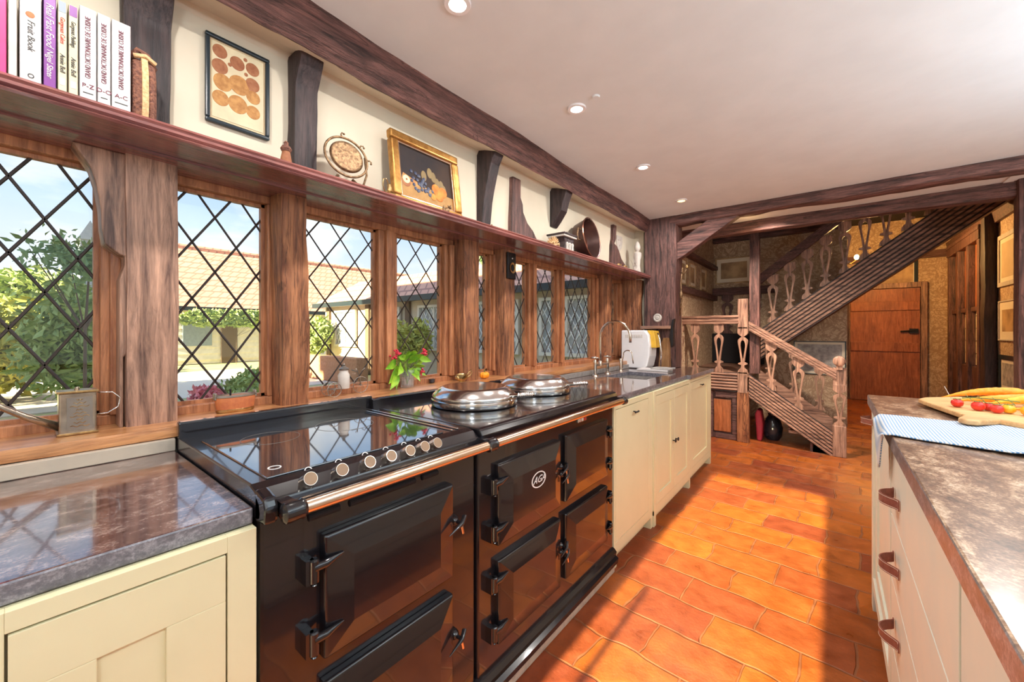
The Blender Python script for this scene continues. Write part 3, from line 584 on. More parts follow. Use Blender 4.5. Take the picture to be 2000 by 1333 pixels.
tag(MB().box(-1.515, -1.497, yA, 3.95, .902, .937).obj('stone_upstand', 'stone_gray', bevel=.002), 'grey stone upstand behind the sink under the oak sill', 'upstand')
m = MB(); g = .012
m.box(sx0-g, sx1+g, sy0-g, sy1+g, .67, .68); m.box(sx0-g, sx0, sy0-g, sy1+g, .68, .868); m.box(sx1, sx1+g, sy0-g, sy1+g, .68, .868); m.box(sx0, sx1, sy0-g, sy0, .68, .868); m.box(sx0, sx1, sy1, sy1+g, .68, .868)
sk = T('sink', 'undermounted grey sink set into the far granite worktop', 'sink', (-1.2, 3.1, .68)); m.obj('basin', 'stone_gray', sk)
MB().lathe((-1.21, 3.11, .68), [(.02, 0), (.03, .002), (.001, .003)], 20).obj('drain', 'chrome', sk, smooth=True)

# bridge tap
t = T('kitchen_tap', 'tall nickel bridge tap with high arched spout and two cross handles', 'tap', (-1.45, 2.97, .901))
for y in (2.865, 3.085):
    b = MB().lathe((-1.448, y, .901), [(.026, 0), (.024, .008), (.012, .014), (.010, .03), (.015, .05), (.013, .075), (.016, .085), (.013, .115), (.010, .128)], 20).obj('pillar', 'nickel', t, smooth=True)
    h = MB()
    for a in (0, PI/2): h.tube([(-1.448-math.cos(a)*.028, y-math.sin(a)*.028, 1.043), (-1.448, y, 1.043), (-1.448+math.cos(a)*.028, y+math.sin(a)*.028, 1.043)], [.006, .004, .006], 8)
    h.ball((-1.448, y, 1.045), .011); h.obj('cross_handle', 'nickel', t, smooth='all')
MB().tube([(-1.448, 2.865, .985), (-1.448, 3.085, .985)], .009, 12).obj('bridge', 'nickel', t, smooth=True)
P = [(-1.448, 2.955, .985), (-1.448, 2.955, 1.12), (-1.448, 2.955, 1.205)] + [(-1.323-.125*math.cos(a), 2.955, 1.205+.125*math.sin(a)) for a in [PI*k/14 for k in range(1, 14)]] + [(-1.198, 2.955, 1.205), (-1.198, 2.955, 1.165)]
MB().tube(P, .0095, 16).obj('spout', 'nickel', t, smooth='all')
MB().lathe((-1.448, 2.955, .985), [(.016, -.01), (.016, .02), (.011, .03)], 18).obj('collar', 'nickel', t, smooth=True)
t = T('filter_tap', 'small slender filter tap with a curved spout beside the white bread machine', 'tap', (-1.436, 3.33, .901))
MB().lathe((-1.436, 3.33, .901), [(.018, 0), (.015, .005), (.013, .02), (.013, .10), (.010, .112)], 18).obj('body', 'nickel', t, smooth=True)
P = [(-1.425, 3.33, .93), (-1.42, 3.33, 1.0), (-1.412, 3.33, 1.04)] + [(-1.373-.042*math.cos(a), 3.33, 1.045+.042*math.sin(a)) for a in [PI*k/8 for k in range(1, 8)]] + [(-1.328, 3.33, 1.01), (-1.324, 3.33, .975)]
MB().tube(P, .005, 10).obj('spout', 'nickel', t, smooth='all')
MB().tube([(-1.436, 3.33, .99), (-1.436, 3.375, .992)], .003, 8).obj('lever', 'nickel', t)

# things beyond the sink
t = T('bread_machine', 'white bread machine with a row of vents standing beyond the sink', 'bread machine', (-1.42, 3.72, .901))
MB().prism([(-1.575, .905), (-1.575, 1.262), (-1.345, 1.262), (-1.312, 1.22), (-1.300, 1.12), (-1.305, 1.02), (-1.325, .93), (-1.34, .905)], 'y', 3.66, 3.86).obj('housing', 'white_plastic', t, bevel=.012, seg=3)
m = MB()
for k in range(10): m.box(-1.53+k*.017, -1.522+k*.017, 3.657, 3.662, 1.19, 1.22)
m.obj('vent', 'bone', t)
MB().prism([(-1.34, 1.262), (-1.28, 1.255), (-1.262, 1.18), (-1.255, 1.10), (-1.30, 1.10), (-1.31, 1.22)], 'y', 3.70, 3.85).obj('lid_edge', 'yellow_plastic', t, bevel=.004)
t = T('knife_block', 'brown wooden block with a curved chrome side next to the bread machine', 'knife block', (-1.24, 3.8, .901))
MB().prism([(-1.295, .905), (-1.285, 1.10), (-1.25, 1.19), (-1.205, 1.19), (-1.195, .905)], 'y', 3.88, 3.95).obj('block', 'block_wood', t, bevel=.006)
MB().tube([(-1.225, 3.73, .93), (-1.212, 3.72, 1.05), (-1.23, 3.72, 1.18), (-1.25, 3.73, 1.235)], .008, 10).obj('chrome_handle', 'chrome', t, smooth='all')
tag(MB().box(-1.36, -1.09, 3.50, 3.65, .902, .918).obj('box', 'paper_white', bevel=.002), 'flat white box lying on the granite between sink and bread machine', 'box')
tag(MB().box(-1.24, -1.07, 3.51, 3.66, .919, .932).obj('book', 'photo_grey', bevel=.002), 'thin grey book lying on the flat white box', 'book')

# ------------------------------------------------------------------ books and ornaments on the shelf
ZS = 1.8125
UPR = ((0, 1, 0), (0, 0, 1)); RUP = ((0, 0, 1), (0, -1, 0)); RDN = ((0, 0, -1), (0, 1, 0))
def book(lab, y0, y1, h, mat, xf=-1.425, d=.155, pages=True):
    b = T('book', lab, 'book', (-1.5, (y0+y1)/2, ZS), 'cookery books on the shelf')
    m = MB(); m.box(xf-d, xf, y0+.0005, y0+.0025, ZS, ZS+h); m.box(xf-d, xf, y1-.0025, y1-.0005, ZS, ZS+h); m.box(xf-.003, xf, y0+.0005, y1-.0005, ZS, ZS+h); m.obj('cover', mat, b, bevel=.001)
    MB().box(xf-d+.004, xf-.003, y0+.003, y1-.003, ZS+.003, ZS+h-.004).obj('pages', 'cream_paper', b); return b
X1 = -1.4244
b = book('magenta book at the far left end of the shelf', -.050, -.006, .29, 'magenta', -1.42)
b = book('thin worn grey-brown book beside the magenta one', -.005, .009, .27, 'bone', -1.43)
b = book('thick off-white cookbook with a small fruit picture on its spine', .011, .044, .26, 'paper_white'); text('Fruit Book', 'spine_title', 'dark_ink', b, (X1, .028, 1.925), .016, *RDN, shear=.3)
k = MB().ball((X1, .027, 1.972), .007, (.15, 1, 1)).obj('spine_picture', 'terracotta', b); MB().lathe((X1, .028, 1.833), [(.0035, 0), (.005, 0), (.005, .0006), (.0035, .0006)], 16, (1, 0, 0)).obj('publisher_mark', 'dark_ink', b)
b = book('purple cookbook with white lettering', .046, .0665, .25, 'purple'); text('Real Fast Food', 'spine_title', 'paper_white', b, (X1, .056, 1.965), .017, *RDN, shear=.3); text('Nigel Slater', 'author_name', 'paper_white', b, (X1, .056, 1.875), .014, *RDN, shear=.3)
for lab, a, c, tt in (('slim cream paperback titled Gorgeous Cakes', .068, .0835, 'Gorgeous Cakes'), ('slim cream paperback titled Gorgeous Puddings', .085, .1015, 'Gorgeous Puddings')):
    b = book(lab, a, c, .222, 'cream_paper'); text(tt, 'spine_title', 'red_print' if 'Cakes' in tt else 'dark_ink', b, (X1, (a+c)/2, 1.965), .011, *RDN, shear=.3, width=.062); text('Annie Bell', 'author_name', 'dark_ink', b, (X1, (a+c)/2, 1.887), .012, *RDN, shear=.2, width=.045)
    MB().box(X1-.0006, X1, a+.002, c-.002, 2.008, 2.033).obj('spine_picture', 'slate' if 'Cakes' in tt else 'purple', b); MB().box(X1-.0006, X1, a+.004, c-.004, 1.835, 1.852).obj('publisher_mark', 'bone', b)
for lab, a, c, tt in (('white dictionary volume P-Z, first of the three', .103, .1325, 'P-Z'), ('white dictionary volume D-O, middle of the three', .1335, .1575, 'D-O'), ('white dictionary volume A-C beside the basket', .1585, .1945, 'A-C')):
    b = book(lab, a, c, .232, 'paper_white'); y = (a+c)/2
    text('GRAND DICTIONNAIRE DE CUISINE', 'spine_title', 'ink', b, (X1, y, 1.947), .0135, *RUP, width=.150)
    text(tt, 'volume_letters', 'ink', b, (X1, y, 1.852), .0145, *UPR); MB().box(X1-.0006, X1, a+.006, c-.006, 1.834, 1.8365).obj('rule_line', 'dark_ink', b)
t = T('basket', 'tall brown woven basket flask with a straw strap beside the dictionary volumes', 'basket', (-1.49, .224, ZS))
MB().prism([(-1.56, ZS), (-1.565, 1.90), (-1.55, 1.985), (-1.45, 1.985), (-1.435, 1.94), (-1.432, 1.86), (-1.44, ZS)], 'y', .199, .249).obj('body', 'wicker', t, bevel=.014, seg=3)
MB().prism([(-1.44, 1.815), (-1.432, 1.815), (-1.424, 1.86), (-1.427, 1.94), (-1.442, 1.987), (-1.452, 1.985)], 'y', .217, .230).obj('strap', 'straw', t)
MB().tube([(-1.448, .203, 1.985), (-1.440, .225, 1.990), (-1.448, .247, 1.982)], .006, 8).obj('rim', 'straw', t)
h = MB()
for k in range(3): h.tube([(-1.50+.012*k, .199, 1.99), (-1.50+.012*k, .215, 2.018), (-1.50+.012*k, .235, 2.012), (-1.50+.012*k, .250, 1.98)], .007, 8)
h.obj('rope_handle', 'wicker', t, smooth='all')
# framed prints and painting
def frame(parent, y0, y1, z0, z1, w, x, d, mat, tilt=0):
    m = MB()
    m.box(x-d, x, y0, y1, z0, z0+w); m.box(x-d, x, y0, y1, z1-w, z1); m.box(x-d, x, y0, y0+w, z0+w, z1-w); m.box(x-d, x, y1-w, y1, z0+w, z1-w); return m.obj('frame', mat, parent, bevel=.004)
t = T('botanical_print', 'framed print of brown and yellow fruits hung between two dark uprights', 'picture', (-1.598, .488, 2.085))
frame(t, .393, .583, 1.940, 2.232, .013, -1.583, .015, 'frame_black')
MB().box(-1.596, -1.593, .405, .571, 1.952, 2.220).obj('print', 'old_print', t)
MB().box(-1.5935, -1.5915, .412, .564, 1.962, 2.212).obj('inner_sheet', 'cream_paper', t)
ft = [(.434, 2.185, .021, 0), (.484, 2.170, .022, 0), (.530, 2.172, .021, 0), (.434, 2.135, .023, 0), (.442, 2.085, .027, 1), (.490, 2.098, .031, 1), (.530, 2.118, .022, 0), (.532, 2.075, .022, 1), (.436, 2.030, .024, 1), (.486, 2.030, .029, 1), (.532, 2.022, .022, 1), (.462, 2.155, .006, 0), (.508, 2.195, .006, 0), (.510, 2.145, .006, 0)]
for y, z, r, k in ft: MB().lathe((-1.5915, y, z), [(r, 0), (r*.96, .0008), (.001, .0016)], 24, (1, 0, 0), 1.06, 1).obj('fruit', 'fruit_yellow' if k else 'fruit_brown', t)
# gold-framed still life, leaning back against the wall
t = T('still_life_painting', 'gold-framed still life of grapes and peaches leaning against the wall', 'painting', (-1.485, 1.245, ZS))
y0, y1, z0, z1 = 1.040-1.245, 1.450-1.245, 0.0, .345
def Lm(m): return m
base = t.location.copy(); t.location = (0, 0, 0)
m = MB(); w = .042
for (a, b, c, d_) in ((y0, y1, z0, z0+w), (y0, y1, z1-w, z1), (y0, y0+w, z0+w, z1-w), (y1-w, y1, z0+w, z1-w)): m.box(-.022, .012, a, b, c, d_)
m.obj('frame', 'gilt', t, bevel=.009, seg=3)
m = MB(); w2 = .040
for (a, b, c, d_) in ((y0+w2, y1-w2, z0+w2, z0+w2+.010), (y0+w2, y1-w2, z1-w2-.010, z1-w2), (y0+w2, y0+w2+.010, z0+w2+.01, z1-w2-.01), (y1-w2-.010, y1-w2, z0+w2+.01, z1-w2-.01)): m.box(-.018, .002, a, b, c, d_)
m.obj('inner_slip', 'rail_metal', t, bevel=.002)
cv = MB().box(-.018, -.008, y0+.045, y1-.045, z0+.045, z1-.045).obj('canvas', 'canvas_dark', t)
def P2(u, v): return (y0+.05+(y1-y0-.10)*u, z0+.05+(z1-z0-.10)*v)
def blob(u, v, r, mat, sx=1, sy=1, name='painted_fruit', x=-.008):
    y, z = P2(u, v); MB().lathe((x, y, z), [(r, 0), (r*.9, .0012), (.001, .002)], 20, (1, 0, 0), sx, sy).obj(name, mat, cv)
MB().prism([P2(0, 0), P2(1, 0), P2(1, .26), P2(.6, .30), P2(0, .33)], 'x', -.0085, -.0072).obj('painted_table', 'canvas_table', cv)
MB().prism([P2(.01, .30), P2(.05, .46), P2(.30, .36), P2(.34, .27)], 'x', -.0075, -.0066).obj('painted_cloth', 'fruit_yellow', cv)
blob(.10, .30, .024, 'fruit_brown', x=-.0068); blob(.10, .34, .020, 'apple_flesh', x=-.006); blob(.10, .34, .005, 'fruit_brown', x=-.004)
for u, v in ((.36,.58),(.55,.62),(.48,.68),(.62,.52),(.70,.50),(.75,.42)): blob(u+.08, v-.04, .020, 'leaf_ochre', 1.3, .8, 'painted_leaf', -.0070)
rg = random.Random(3)
for k in range(34):
    a, b = rg.gauss(0, 1), rg.gauss(0, 1); u = .40+.10*a+.02*b; v = .36+.09*b-.05*a
    blob(min(.62, max(.2, u)), min(.6, max(.18, v)), .0085, 'grape', x=-.0062, name='painted_grape')
for u, v, r in ((.66, .34, .026), (.80, .32, .027), (.72, .22, .027), (.60, .16, .016)): blob(u, v, r, 'peach', x=-.0055)
t.location = base; t.rotation_euler = (0, -math.radians(7.5), 0)
# tassel, gong, kettle, squirrel
t = T('tassel', 'brown carved tassel finial standing before the pegged upright', 'ornament', (-1.46, .588, ZS))
MB().lathe((-1.46, .588, ZS), [(.020, 0), (.017, .03), (.012, .055), (.013, .060)], 14).obj('skirt', 'fruit_brown', t, smooth=True)
MB().lathe((-1.46, .588, ZS+.055), [(.014, 0), (.018, .008), (.013, .018), (.007, .022), (.008, .030), (.003, .036)], 14).obj('knob', 'wicker', t, smooth=True)
t = T('brass_gong', 'round embossed brass gong in an ornate looped stand on the shelf', 'gong', (-1.49, .83, ZS))
ax = Vector((1, -.12, .22)).normalized(); c = Vector((-1.487, .822, 1.936))
MB().lathe(c, [(.060, -.006), (.066, 0), (.062, .008), (.058, .004), (.052, .003), (.030, .006), (.001, .008)], 40, ax).obj('gong_plate', 'old_brass', t, smooth=True)
q = Vector((0, 0, 1)).rotation_difference(ax)
def ringpt(r, a): return c + q @ Vector((r*math.cos(a), r*math.sin(a), 0))
m = MB(); m.tube([ringpt(.083, 2*PI*k/40) for k in range(41)], .0045, 8, False); m.obj('ring', 'old_brass', t, smooth='all')
for a in (PI, PI*.72, PI*.5):
    m = MB(); e = [ringpt(.083, a), ringpt(.095, a+.03), ringpt(.103, a-.03), ringpt(.100, a-.10)]; m.tube(e, [.004, .003, .003, .002], 8); m.ball(e[-1], .0045)
    m.obj('finial', 'old_brass', t, smooth='all')
m = MB()
for s in (-1, 1):
    m.tube([(c.x-.01, c.y+s*.03, c.z-.078), (c.x, c.y+s*.045, c.z-.095), (c.x+.01, c.y+s*.035, c.z-.108), (c.x+.01, c.y+s*.055, ZS+.004)], [.006, .005, .006, .007], 8)
m.tube([(c.x+.005, c.y+.075, c.z+.02), (c.x+.008, c.y+.082, c.z-.05), (c.x+.012, c.y+.060, ZS+.012)], .0045, 8); m.obj('stand', 'old_brass', t, smooth='all')
t = T('oil_kettle', 'little brass kettle with a tall loop handle beside the gold-framed painting', 'kettle', (-1.47, 1.005, ZS))
MB().lathe((-1.47, 1.005, ZS), [(.026, 0), (.032, .006), (.032, .018), (.024, .028), (.010, .036), (.009, .060), (.011, .064), (.006, .068)], 24).obj('body', 'brass', t, smooth=True)
MB().tube([(-1.465, .982, ZS+.022), (-1.462, .968, ZS+.050), (-1.462, .970, ZS+.075), (-1.465, .985, ZS+.084), (-1.468, .997, ZS+.068)], .0022, 8).obj('handle', 'brass', t, smooth='all')
t = T('squirrel_ornament', 'small bronze squirrel figure in front of the gold-framed painting', 'ornament', (-1.435, 1.30, ZS))
m = MB(); m.ball((-1.435, 1.300, ZS+.016), .013, (1, 1.1, 1.2)); m.ball((-1.432, 1.316, ZS+.034), .0085, (1, 1.2, .9)); m.ball((-1.437, 1.283, ZS+.022), .009, (.7, .8, 1.9)); m.ball((-1.43, 1.318, ZS+.043), .003); m.ball((-1.44, 1.313, ZS+.043), .003); m.box(-1.445, -1.422, 1.29, 1.325, ZS, ZS+.006)
m.obj('figure', 'old_brass', t, smooth='all')
m = MB(); m.lathe((-1.44, 1.63, ZS), [(.007, 0), (.008, .006), (.003, .010), (.005, .018), (.001, .022)], 12); tag(m.obj('bell', 'old_brass', smooth=True), 'tiny brass bell between the painting and the long curved bracket', 'bell')
# white coral, carved capital, copper pan, brass nuts, mask, glass figure
m = MB(); rr = random.Random(5); m.ball((-1.438, 2.245, ZS+.018), .020, (1.0, 1.7, 1))
for k in range(46):
    d = Vector((rr.gauss(0, .8), rr.gauss(0, 1.3), abs(rr.gauss(0, .9)))).normalized(); p = Vector((-1.438, 2.245, ZS+.014)); m.tube([p+d*.012, p+Vector((d.x*.030, d.y*.062, d.z*.058))], [.0055, .003], 6)
tag(m.obj('coral', 'straw', smooth=True), 'yellowish spiky coral piece left of the carved wooden capital', 'coral')
t = T('carved_capital', 'square dark carved wooden capital with a pale edge beside the copper pan', 'ornament', (-1.47, 2.43, ZS))
MB().prism([(2.36, ZS), (2.375, 1.87), (2.355, 1.905), (2.50, 1.905), (2.485, 1.87), (2.50, ZS)], 'x', -1.535, -1.425).obj('body', 'black_oak_z', t, bevel=.005)
MB().box(-1.55, -1.412, 2.343, 2.512, 1.905, 1.918).obj('abacus', 'bone', t, bevel=.002); MB().box(-1.556, -1.406, 2.337, 2.518, 1.918, 1.930).obj('top_slab', 'black_oak_groove_shade_x', t, bevel=.002)
m = MB()
for y in (2.395, 2.430, 2.465): m.lathe((-1.424, y, 1.84), [(.012, -.022), (.010, 0), (.013, .02), (.004, .030)], 12)
m.obj('carving', 'bone', t, smooth=True)
t = T('copper_pan', 'large round copper preserving pan propped on its side on the shelf', 'pan', (-1.50, 2.82, ZS))
ax = Vector((1, .06, .14)).normalized(); c = Vector((-1.450, 2.805, ZS+.163))
MB().lathe(c, [(.001, -.105), (.118, -.105), (.132, -.096), (.140, -.06), (.154, 0), (.160, .003), (.159, .007), (.150, .004), (.135, -.06), (.125, -.092), (.001, -.098)], 56, ax).obj('bowl', 'dark_copper', t, smooth=True)
MB().lathe(c, [(.126, -.0905), (.122, -.0905), (.001, -.094), (.001, -.0955), (.122, -.093)], 56, ax).obj('base_inside', 'copper', t, smooth=True)
MB().lathe(c, [(.1555, .001), (.1610, .004), (.1555, .008), (.1540, .004)], 56, ax, 1, 1, True).obj('rim', 'copper', t, smooth=True)
sd = Vector((0, 0, 1)).cross(ax).normalized()
for s in (1, -1):
    o_ = c + sd*s*.150 - ax*.02
    if s < 0: o_ = c - sd*.150 - ax*.02
    MB().tube([o_+Vector((0, 0, .04)), o_+sd*s*.045+Vector((0, 0, .042)), o_+sd*s*.055, o_+sd*s*.045-Vector((0, 0, .042)), o_-Vector((0, 0, .04))], .0055, 10).obj('handle', 'old_brass', t, smooth=True)
for y, lab in ((3.275, 'left one of two small brass nut ornaments by the pan'), (3.40, 'right one of two small brass nut ornaments by the pan')):
    m = MB().ball((-1.43, y, ZS+.014), .014, (1, 1.4, 1)); m.lathe((-1.425, y+.02, ZS+.014), [(.004, 0), (.009, .006), (.003, .014)], 10, (.3, 1, .2)); tag(m.obj('brass_nut', 'brass', smooth='all'), lab, 'ornament', 'brass ornaments by the pan')
m = MB().prism([(3.60, 2.17), (3.72, 2.175), (3.73, 2.12), (3.71, 2.06), (3.66, 2.025), (3.615, 2.05), (3.595, 2.11)], 'x', -1.605, -1.592); m.ball((-1.592, 3.66, 2.10), .02, (.5, .7, 1.4)); m.ball((-1.592, 3.635, 2.135), .012, (.5, 1, .7)); m.ball((-1.592, 3.69, 2.135), .012, (.5, 1, .7))
tag(m.obj('wall_plaque', 'bone', smooth=True), 'grey plaster face plaque on the wall near the corner post', 'plaque')
t = T('glass_figure', 'clear cut-glass figure bottle at the corner end of the shelf', 'bottle', (-1.47, 3.80, ZS))
MB().lathe((-1.47, 3.80, ZS), [(.030, 0), (.034, .02), (.026, .07), (.030, .13), (.040, .17), (.038, .20), (.016, .215)], 12).obj('bottle', 'bone', t, smooth=True)
MB().lathe((-1.47, 3.80, ZS+.215), [(.012, 0), (.026, .02), (.030, .045), (.022, .075), (.008, .098)], 12).obj('stopper', 'bone', t, smooth=True)
m = MB(); rr = random.Random(9)
for k in range(12): m.tube([(-1.45, 3.70, ZS), (-1.45+rr.uniform(-.02, .02), 3.70+rr.uniform(-.05, .05), ZS+.06), (-1.45+rr.uniform(-.03, .03), 3.70+rr.uniform(-.09, .09), ZS+rr.uniform(.09, .17))], [.003, .002, .001], 5)
tag(m.obj('dried_twigs', 'bone', smooth=True), 'small spray of grey dried twigs left of the glass figure bottle', 'dried plant')
m = MB().box(-1.598, -1.585, 1.945, 2.030, 1.585, 1.752); t = tag(m.obj('clock', 'black_iron', bevel=.004), 'small black wall clock plaque with brass oval on the fourth post', 'clock')
MB().lathe((-1.584, 1.990, 1.655), [(.018, 0), (.026, 0), (.028, .004), (.018, .003)], 28, (1, 0, 0), 1.25, 1).obj('brass_ring', 'brass', t, smooth=True)
MB().prism([(1.990, 1.630), (2.005, 1.655), (1.990, 1.680), (1.975, 1.655)], 'x', -1.584, -1.581).obj('diamond', 'dark_void', t); MB().ball((-1.584, 1.990, 1.715), .005).obj('stud', 'bone', t)

# ------------------------------------------------------------------ things on the window sill
ZW = .972
t = T('oil_can', 'engraved metal oil can with long spout and wire handle on the sill', 'oil can', (-1.615, .112, ZW))
MB().box(-1.645, -1.590, .078, .148, ZW, 1.086).obj('body', 'tin', t, bevel=.004)
MB().box(-1.590, -1.5885, .092, .140, .985, 1.072).obj('engraved_plate', 'silver_dirt', t)
for z in (1.084, ZW): MB().box(-1.649, -1.586, .074, .152, z, z+.006).obj('rim', 'brass', t, bevel=.001)
for k in range(9):
    zz_ = .995+k*.0088; w_ = .018 - .006*(k % 3); MB().tube([(-1.5884, .116+w_*(j/8-1)*1.0+w_*j/8, zz_+.0022*math.sin(j*1.7+k)) for j in range(9)], .0009, 5).obj('engraving', 'brass', t)
MB().lathe((-1.615, .112, 1.090), [(.005, 0), (.005, .004), (.003, .008)], 12).obj('filler_cap', 'tin', t)
MB().tube([(-1.615, .083, .992), (-1.60, .02, 1.035), (-1.58, -.05, 1.092), (-1.565, -.12, 1.150)], [.011, .008, .006, .005], 12).obj('spout', 'tin', t, smooth='all')
MB().tube([(-1.60, .150, 1.080), (-1.60, .180, 1.078), (-1.60, .196, 1.060), (-1.60, .192, 1.035), (-1.60, .170, 1.020), (-1.60, .149, 1.020)], .0018, 8).obj('wire_handle', 'chrome', t, smooth='all')
t = T('planter', 'oval copper planter with a pale rim between the first two oak posts', 'planter', (-1.63, .49, ZW))
MB().lathe((-1.63, .490, ZW), [(.052, 0), (.056, .01), (.062, .048), (.060, .054)], 36, (0, 0, 1), .48, 1).obj('tub', 'terracotta', t, smooth=True)
MB().lathe((-1.63, .490, ZW+.050), [(.060, 0), (.064, .002), (.063, .009), (.057, .009), (.056, .002)], 36, (0, 0, 1), .48, 1, True).obj('rim', 'silver_dirt', t, smooth=True)
MB().lathe((-1.63, .490, ZW), [(.054, 0), (.058, .003), (.058, .010), (.054, .012)], 36, (0, 0, 1), .48, 1).obj('foot', 'brass', t, smooth=True)
MB().tube([(-1.63, .475, ZW+.055), (-1.63, .475, ZW+.078)], .003, 8).obj('tap_stem', 'black_iron', t)
for s in (-1, 1): MB().box(-1.640, -1.620, .490+s*.060-.004, .490+s*.060+.004, ZW+.045, ZW+.068).obj('handle', 'silver_dirt', t, bevel=.002)
t = T('wire_tricycle', 'wire tricycle ornament carrying a stoppered glass bottle on the sill', 'ornament', (-1.65, .93, ZW))
def wheel(y, r, x):
    m = MB(); m.tube([(x, y+r*math.cos(a), ZW+.002+r+r*math.sin(a)) for a in [2*PI*k/28 for k in range(29)]], .0016, 6, False)
    for k in range(8): a = 2*PI*k/8; m.tube([(x, y, ZW+.002+r), (x, y+r*math.cos(a), ZW+.002+r+r*math.sin(a))], .0008, 5)
    m.lathe((x-.003, y, ZW+.002+r), [(.004, 0), (.004, .006)], 8, (1, 0, 0)); m.obj('wheel', 'silver_dirt', t)
wheel(.850, .030, -1.635); wheel(.850, .030, -1.685); wheel(.985, .036, -1.660)
m = MB(); m.tube([(-1.66, .85, ZW+.032), (-1.66, .90, ZW+.030), (-1.66, .945, ZW+.050), (-1.66, .985, ZW+.038)], .002, 6); m.tube([(-1.66, .985, ZW+.038), (-1.66, .968, ZW+.105), (-1.66, .960, ZW+.112)], .002, 6); m.tube([(-1.635, .955, ZW+.105), (-1.66, .968, ZW+.098), (-1.685, .955, ZW+.105)], .002, 6); m.tube([(-1.635, .85, ZW+.032), (-1.685, .85, ZW+.032)], .002, 6)
m.tube([(-1.66, .99, ZW+.10), (-1.66, 1.005, ZW+.112), (-1.66, 1.012, ZW+.10)], .0018, 6)
m.obj('wire_frame', 'silver_dirt', t, smooth='all')
MB().lathe((-1.66, .905, ZW+.030), [(.022, 0), (.024, .006), (.024, .060), (.018, .070), (.018, .080)], 20).obj('glass_bottle', 'bone', t, smooth=True)
MB().lathe((-1.66, .905, ZW+.110), [(.020, 0), (.021, .006), (.012, .012), (.005, .018), (.007, .024), (.002, .030)], 16).obj('stopper', 'silver_dirt', t, smooth=True)
# posy in a fluted tumbler
m, mt, b = node_mat('clear_glass'); b.inputs['Base Color'].default_value = (.95, .97, .96, 1); b.inputs['Roughness'].default_value = .03; b.inputs['Transmission Weight'].default_value = .85; b.inputs['IOR'].default_value = 1.3
t = T('glass_tumbler', 'fluted glass tumbler of water holding the garden posy', 'glass', (-1.655, 1.235, ZW))
cx, cy = -1.655, 1.235; m = MB(); rings = []
for r, h in ((.030, 0), (.031, .01), (.036, .088), (.033, .088), (.028, .012), (.001, .010)):
    rings.append([m.bm.verts.new((cx+r*(1+.05*math.cos(12*2*PI*k/72))*math.cos(2*PI*k/72), cy+r*(1+.05*math.cos(12*2*PI*k/72))*math.sin(2*PI*k/72), ZW+h)) for k in range(72)])
for a, b_ in zip(rings, rings[1:]):
    for k in range(72): m.bm.faces.new((a[k], a[(k+1) % 72], b_[(k+1) % 72], b_[k]))
m.bm.faces.new(rings[0][::-1]); m.obj('vessel', 'clear_glass', t, smooth=True)
t = T('posy', 'posy of green leaves with pink-red berry clusters in the glass tumbler', 'flowers', (cx, cy, ZW+.05))
rr = random.Random(12)
heads = [(-.015, -.078, .150), (-.01, -.062, .172), (.0, .095, .178), (.01, .085, .165), (.005, .072, .078), (-.02, .01, .175)]
LV = [(-.060, .115, -.9, -.075, .050), (-.085, .130, -.6, -.115, .05), (-.10, .085, -1.2, -.10, .048), (-.02, .14, .2, -.02, .05), (.02, .165, .5, .05, .05), (.055, .145, .7, .09, .042), (-.03, .095, -.7, -.05, .06), (.025, .11, -.4, .03, .05), (.065, .12, .1, .07, .035), (-.045, .155, 0, -.06, .035), (.0, .125, -.2, 0, .045), (.045, .075, -.9, .06, .04), (-.105, .060, -1.5, -.10, .045), (.08, .15, -.6, .10, .036), (-.01, .175, .6, -.005, .03), (.015, .09, -1.2, .02, .045), (-.07, .105, -1.3, -.07, .05), (.03, .145, 0, .04, .045)]
def leafmesh(base_, d, L, wd, droop):
    m = MB(); n = 8; d = d.normalized(); side = d.cross(Vector((1, 0, .2))).normalized(); side = (side + Vector((rr.uniform(-.3, .3), 0, 0))).normalized(); up = side.cross(d); prev = None
    for i in range(n+1):
        s = i/n; w_ = wd*math.sin(PI*min(1, s**.8*1.0))*(1-.15*s) + .0004; c = base_ + d*L*s + Vector((0, 0, -droop*s*s*L)); r_ = [m.bm.verts.new(c-side*w_ + up*w_*.35), m.bm.verts.new(c), m.bm.verts.new(c+side*w_ + up*w_*.35)]
        if prev:
            m.bm.faces.new((prev[0], prev[1], r_[1], r_[0])); m.bm.faces.new((prev[1], prev[2], r_[2], r_[1]))
        prev = r_
    return m
st = MB()
for h in heads: st.tube([(cx, cy, ZW+.015), (cx+h[0]*.3, cy+h[1]*.3, ZW+.09), (cx+h[0]+.02, cy+h[1], ZW+h[2])], .0016, 6)
for k, (dy, z, ang, _, L) in enumerate(LV):
    b0 = Vector((cx+rr.uniform(-.005, .035), cy+dy*.72, ZW+z*.78+.02)); d = Vector((rr.uniform(.1, .6), dy*9+rr.uniform(-.2, .2), .55+ang*.6)); st.tube([(cx, cy, ZW+.05), tuple(b0)], .0012, 5)
    l = leafmesh(b0, d, L*1.75, L*.52, .45).obj('leaf', 'leaf', t, smooth='all', fix=False)
leafmesh(Vector((cx+.02, cy-.065, ZW+.08)), Vector((.1, -.25, -1)), .085, .010, .0).obj('leaf', 'leaf', t, smooth='all', fix=False)
st.obj('stem', 'stem_green', t)
for h in heads[:5]:
    m = MB()
    for k in range(11): m.ball((cx+h[0]+.02+rr.gauss(0, .007), cy+h[1]+rr.gauss(0, .007), ZW+h[2]+rr.gauss(0, .008)), .0055, seg=8)
    m.obj('berry_cluster', 'berry', t, smooth='all')
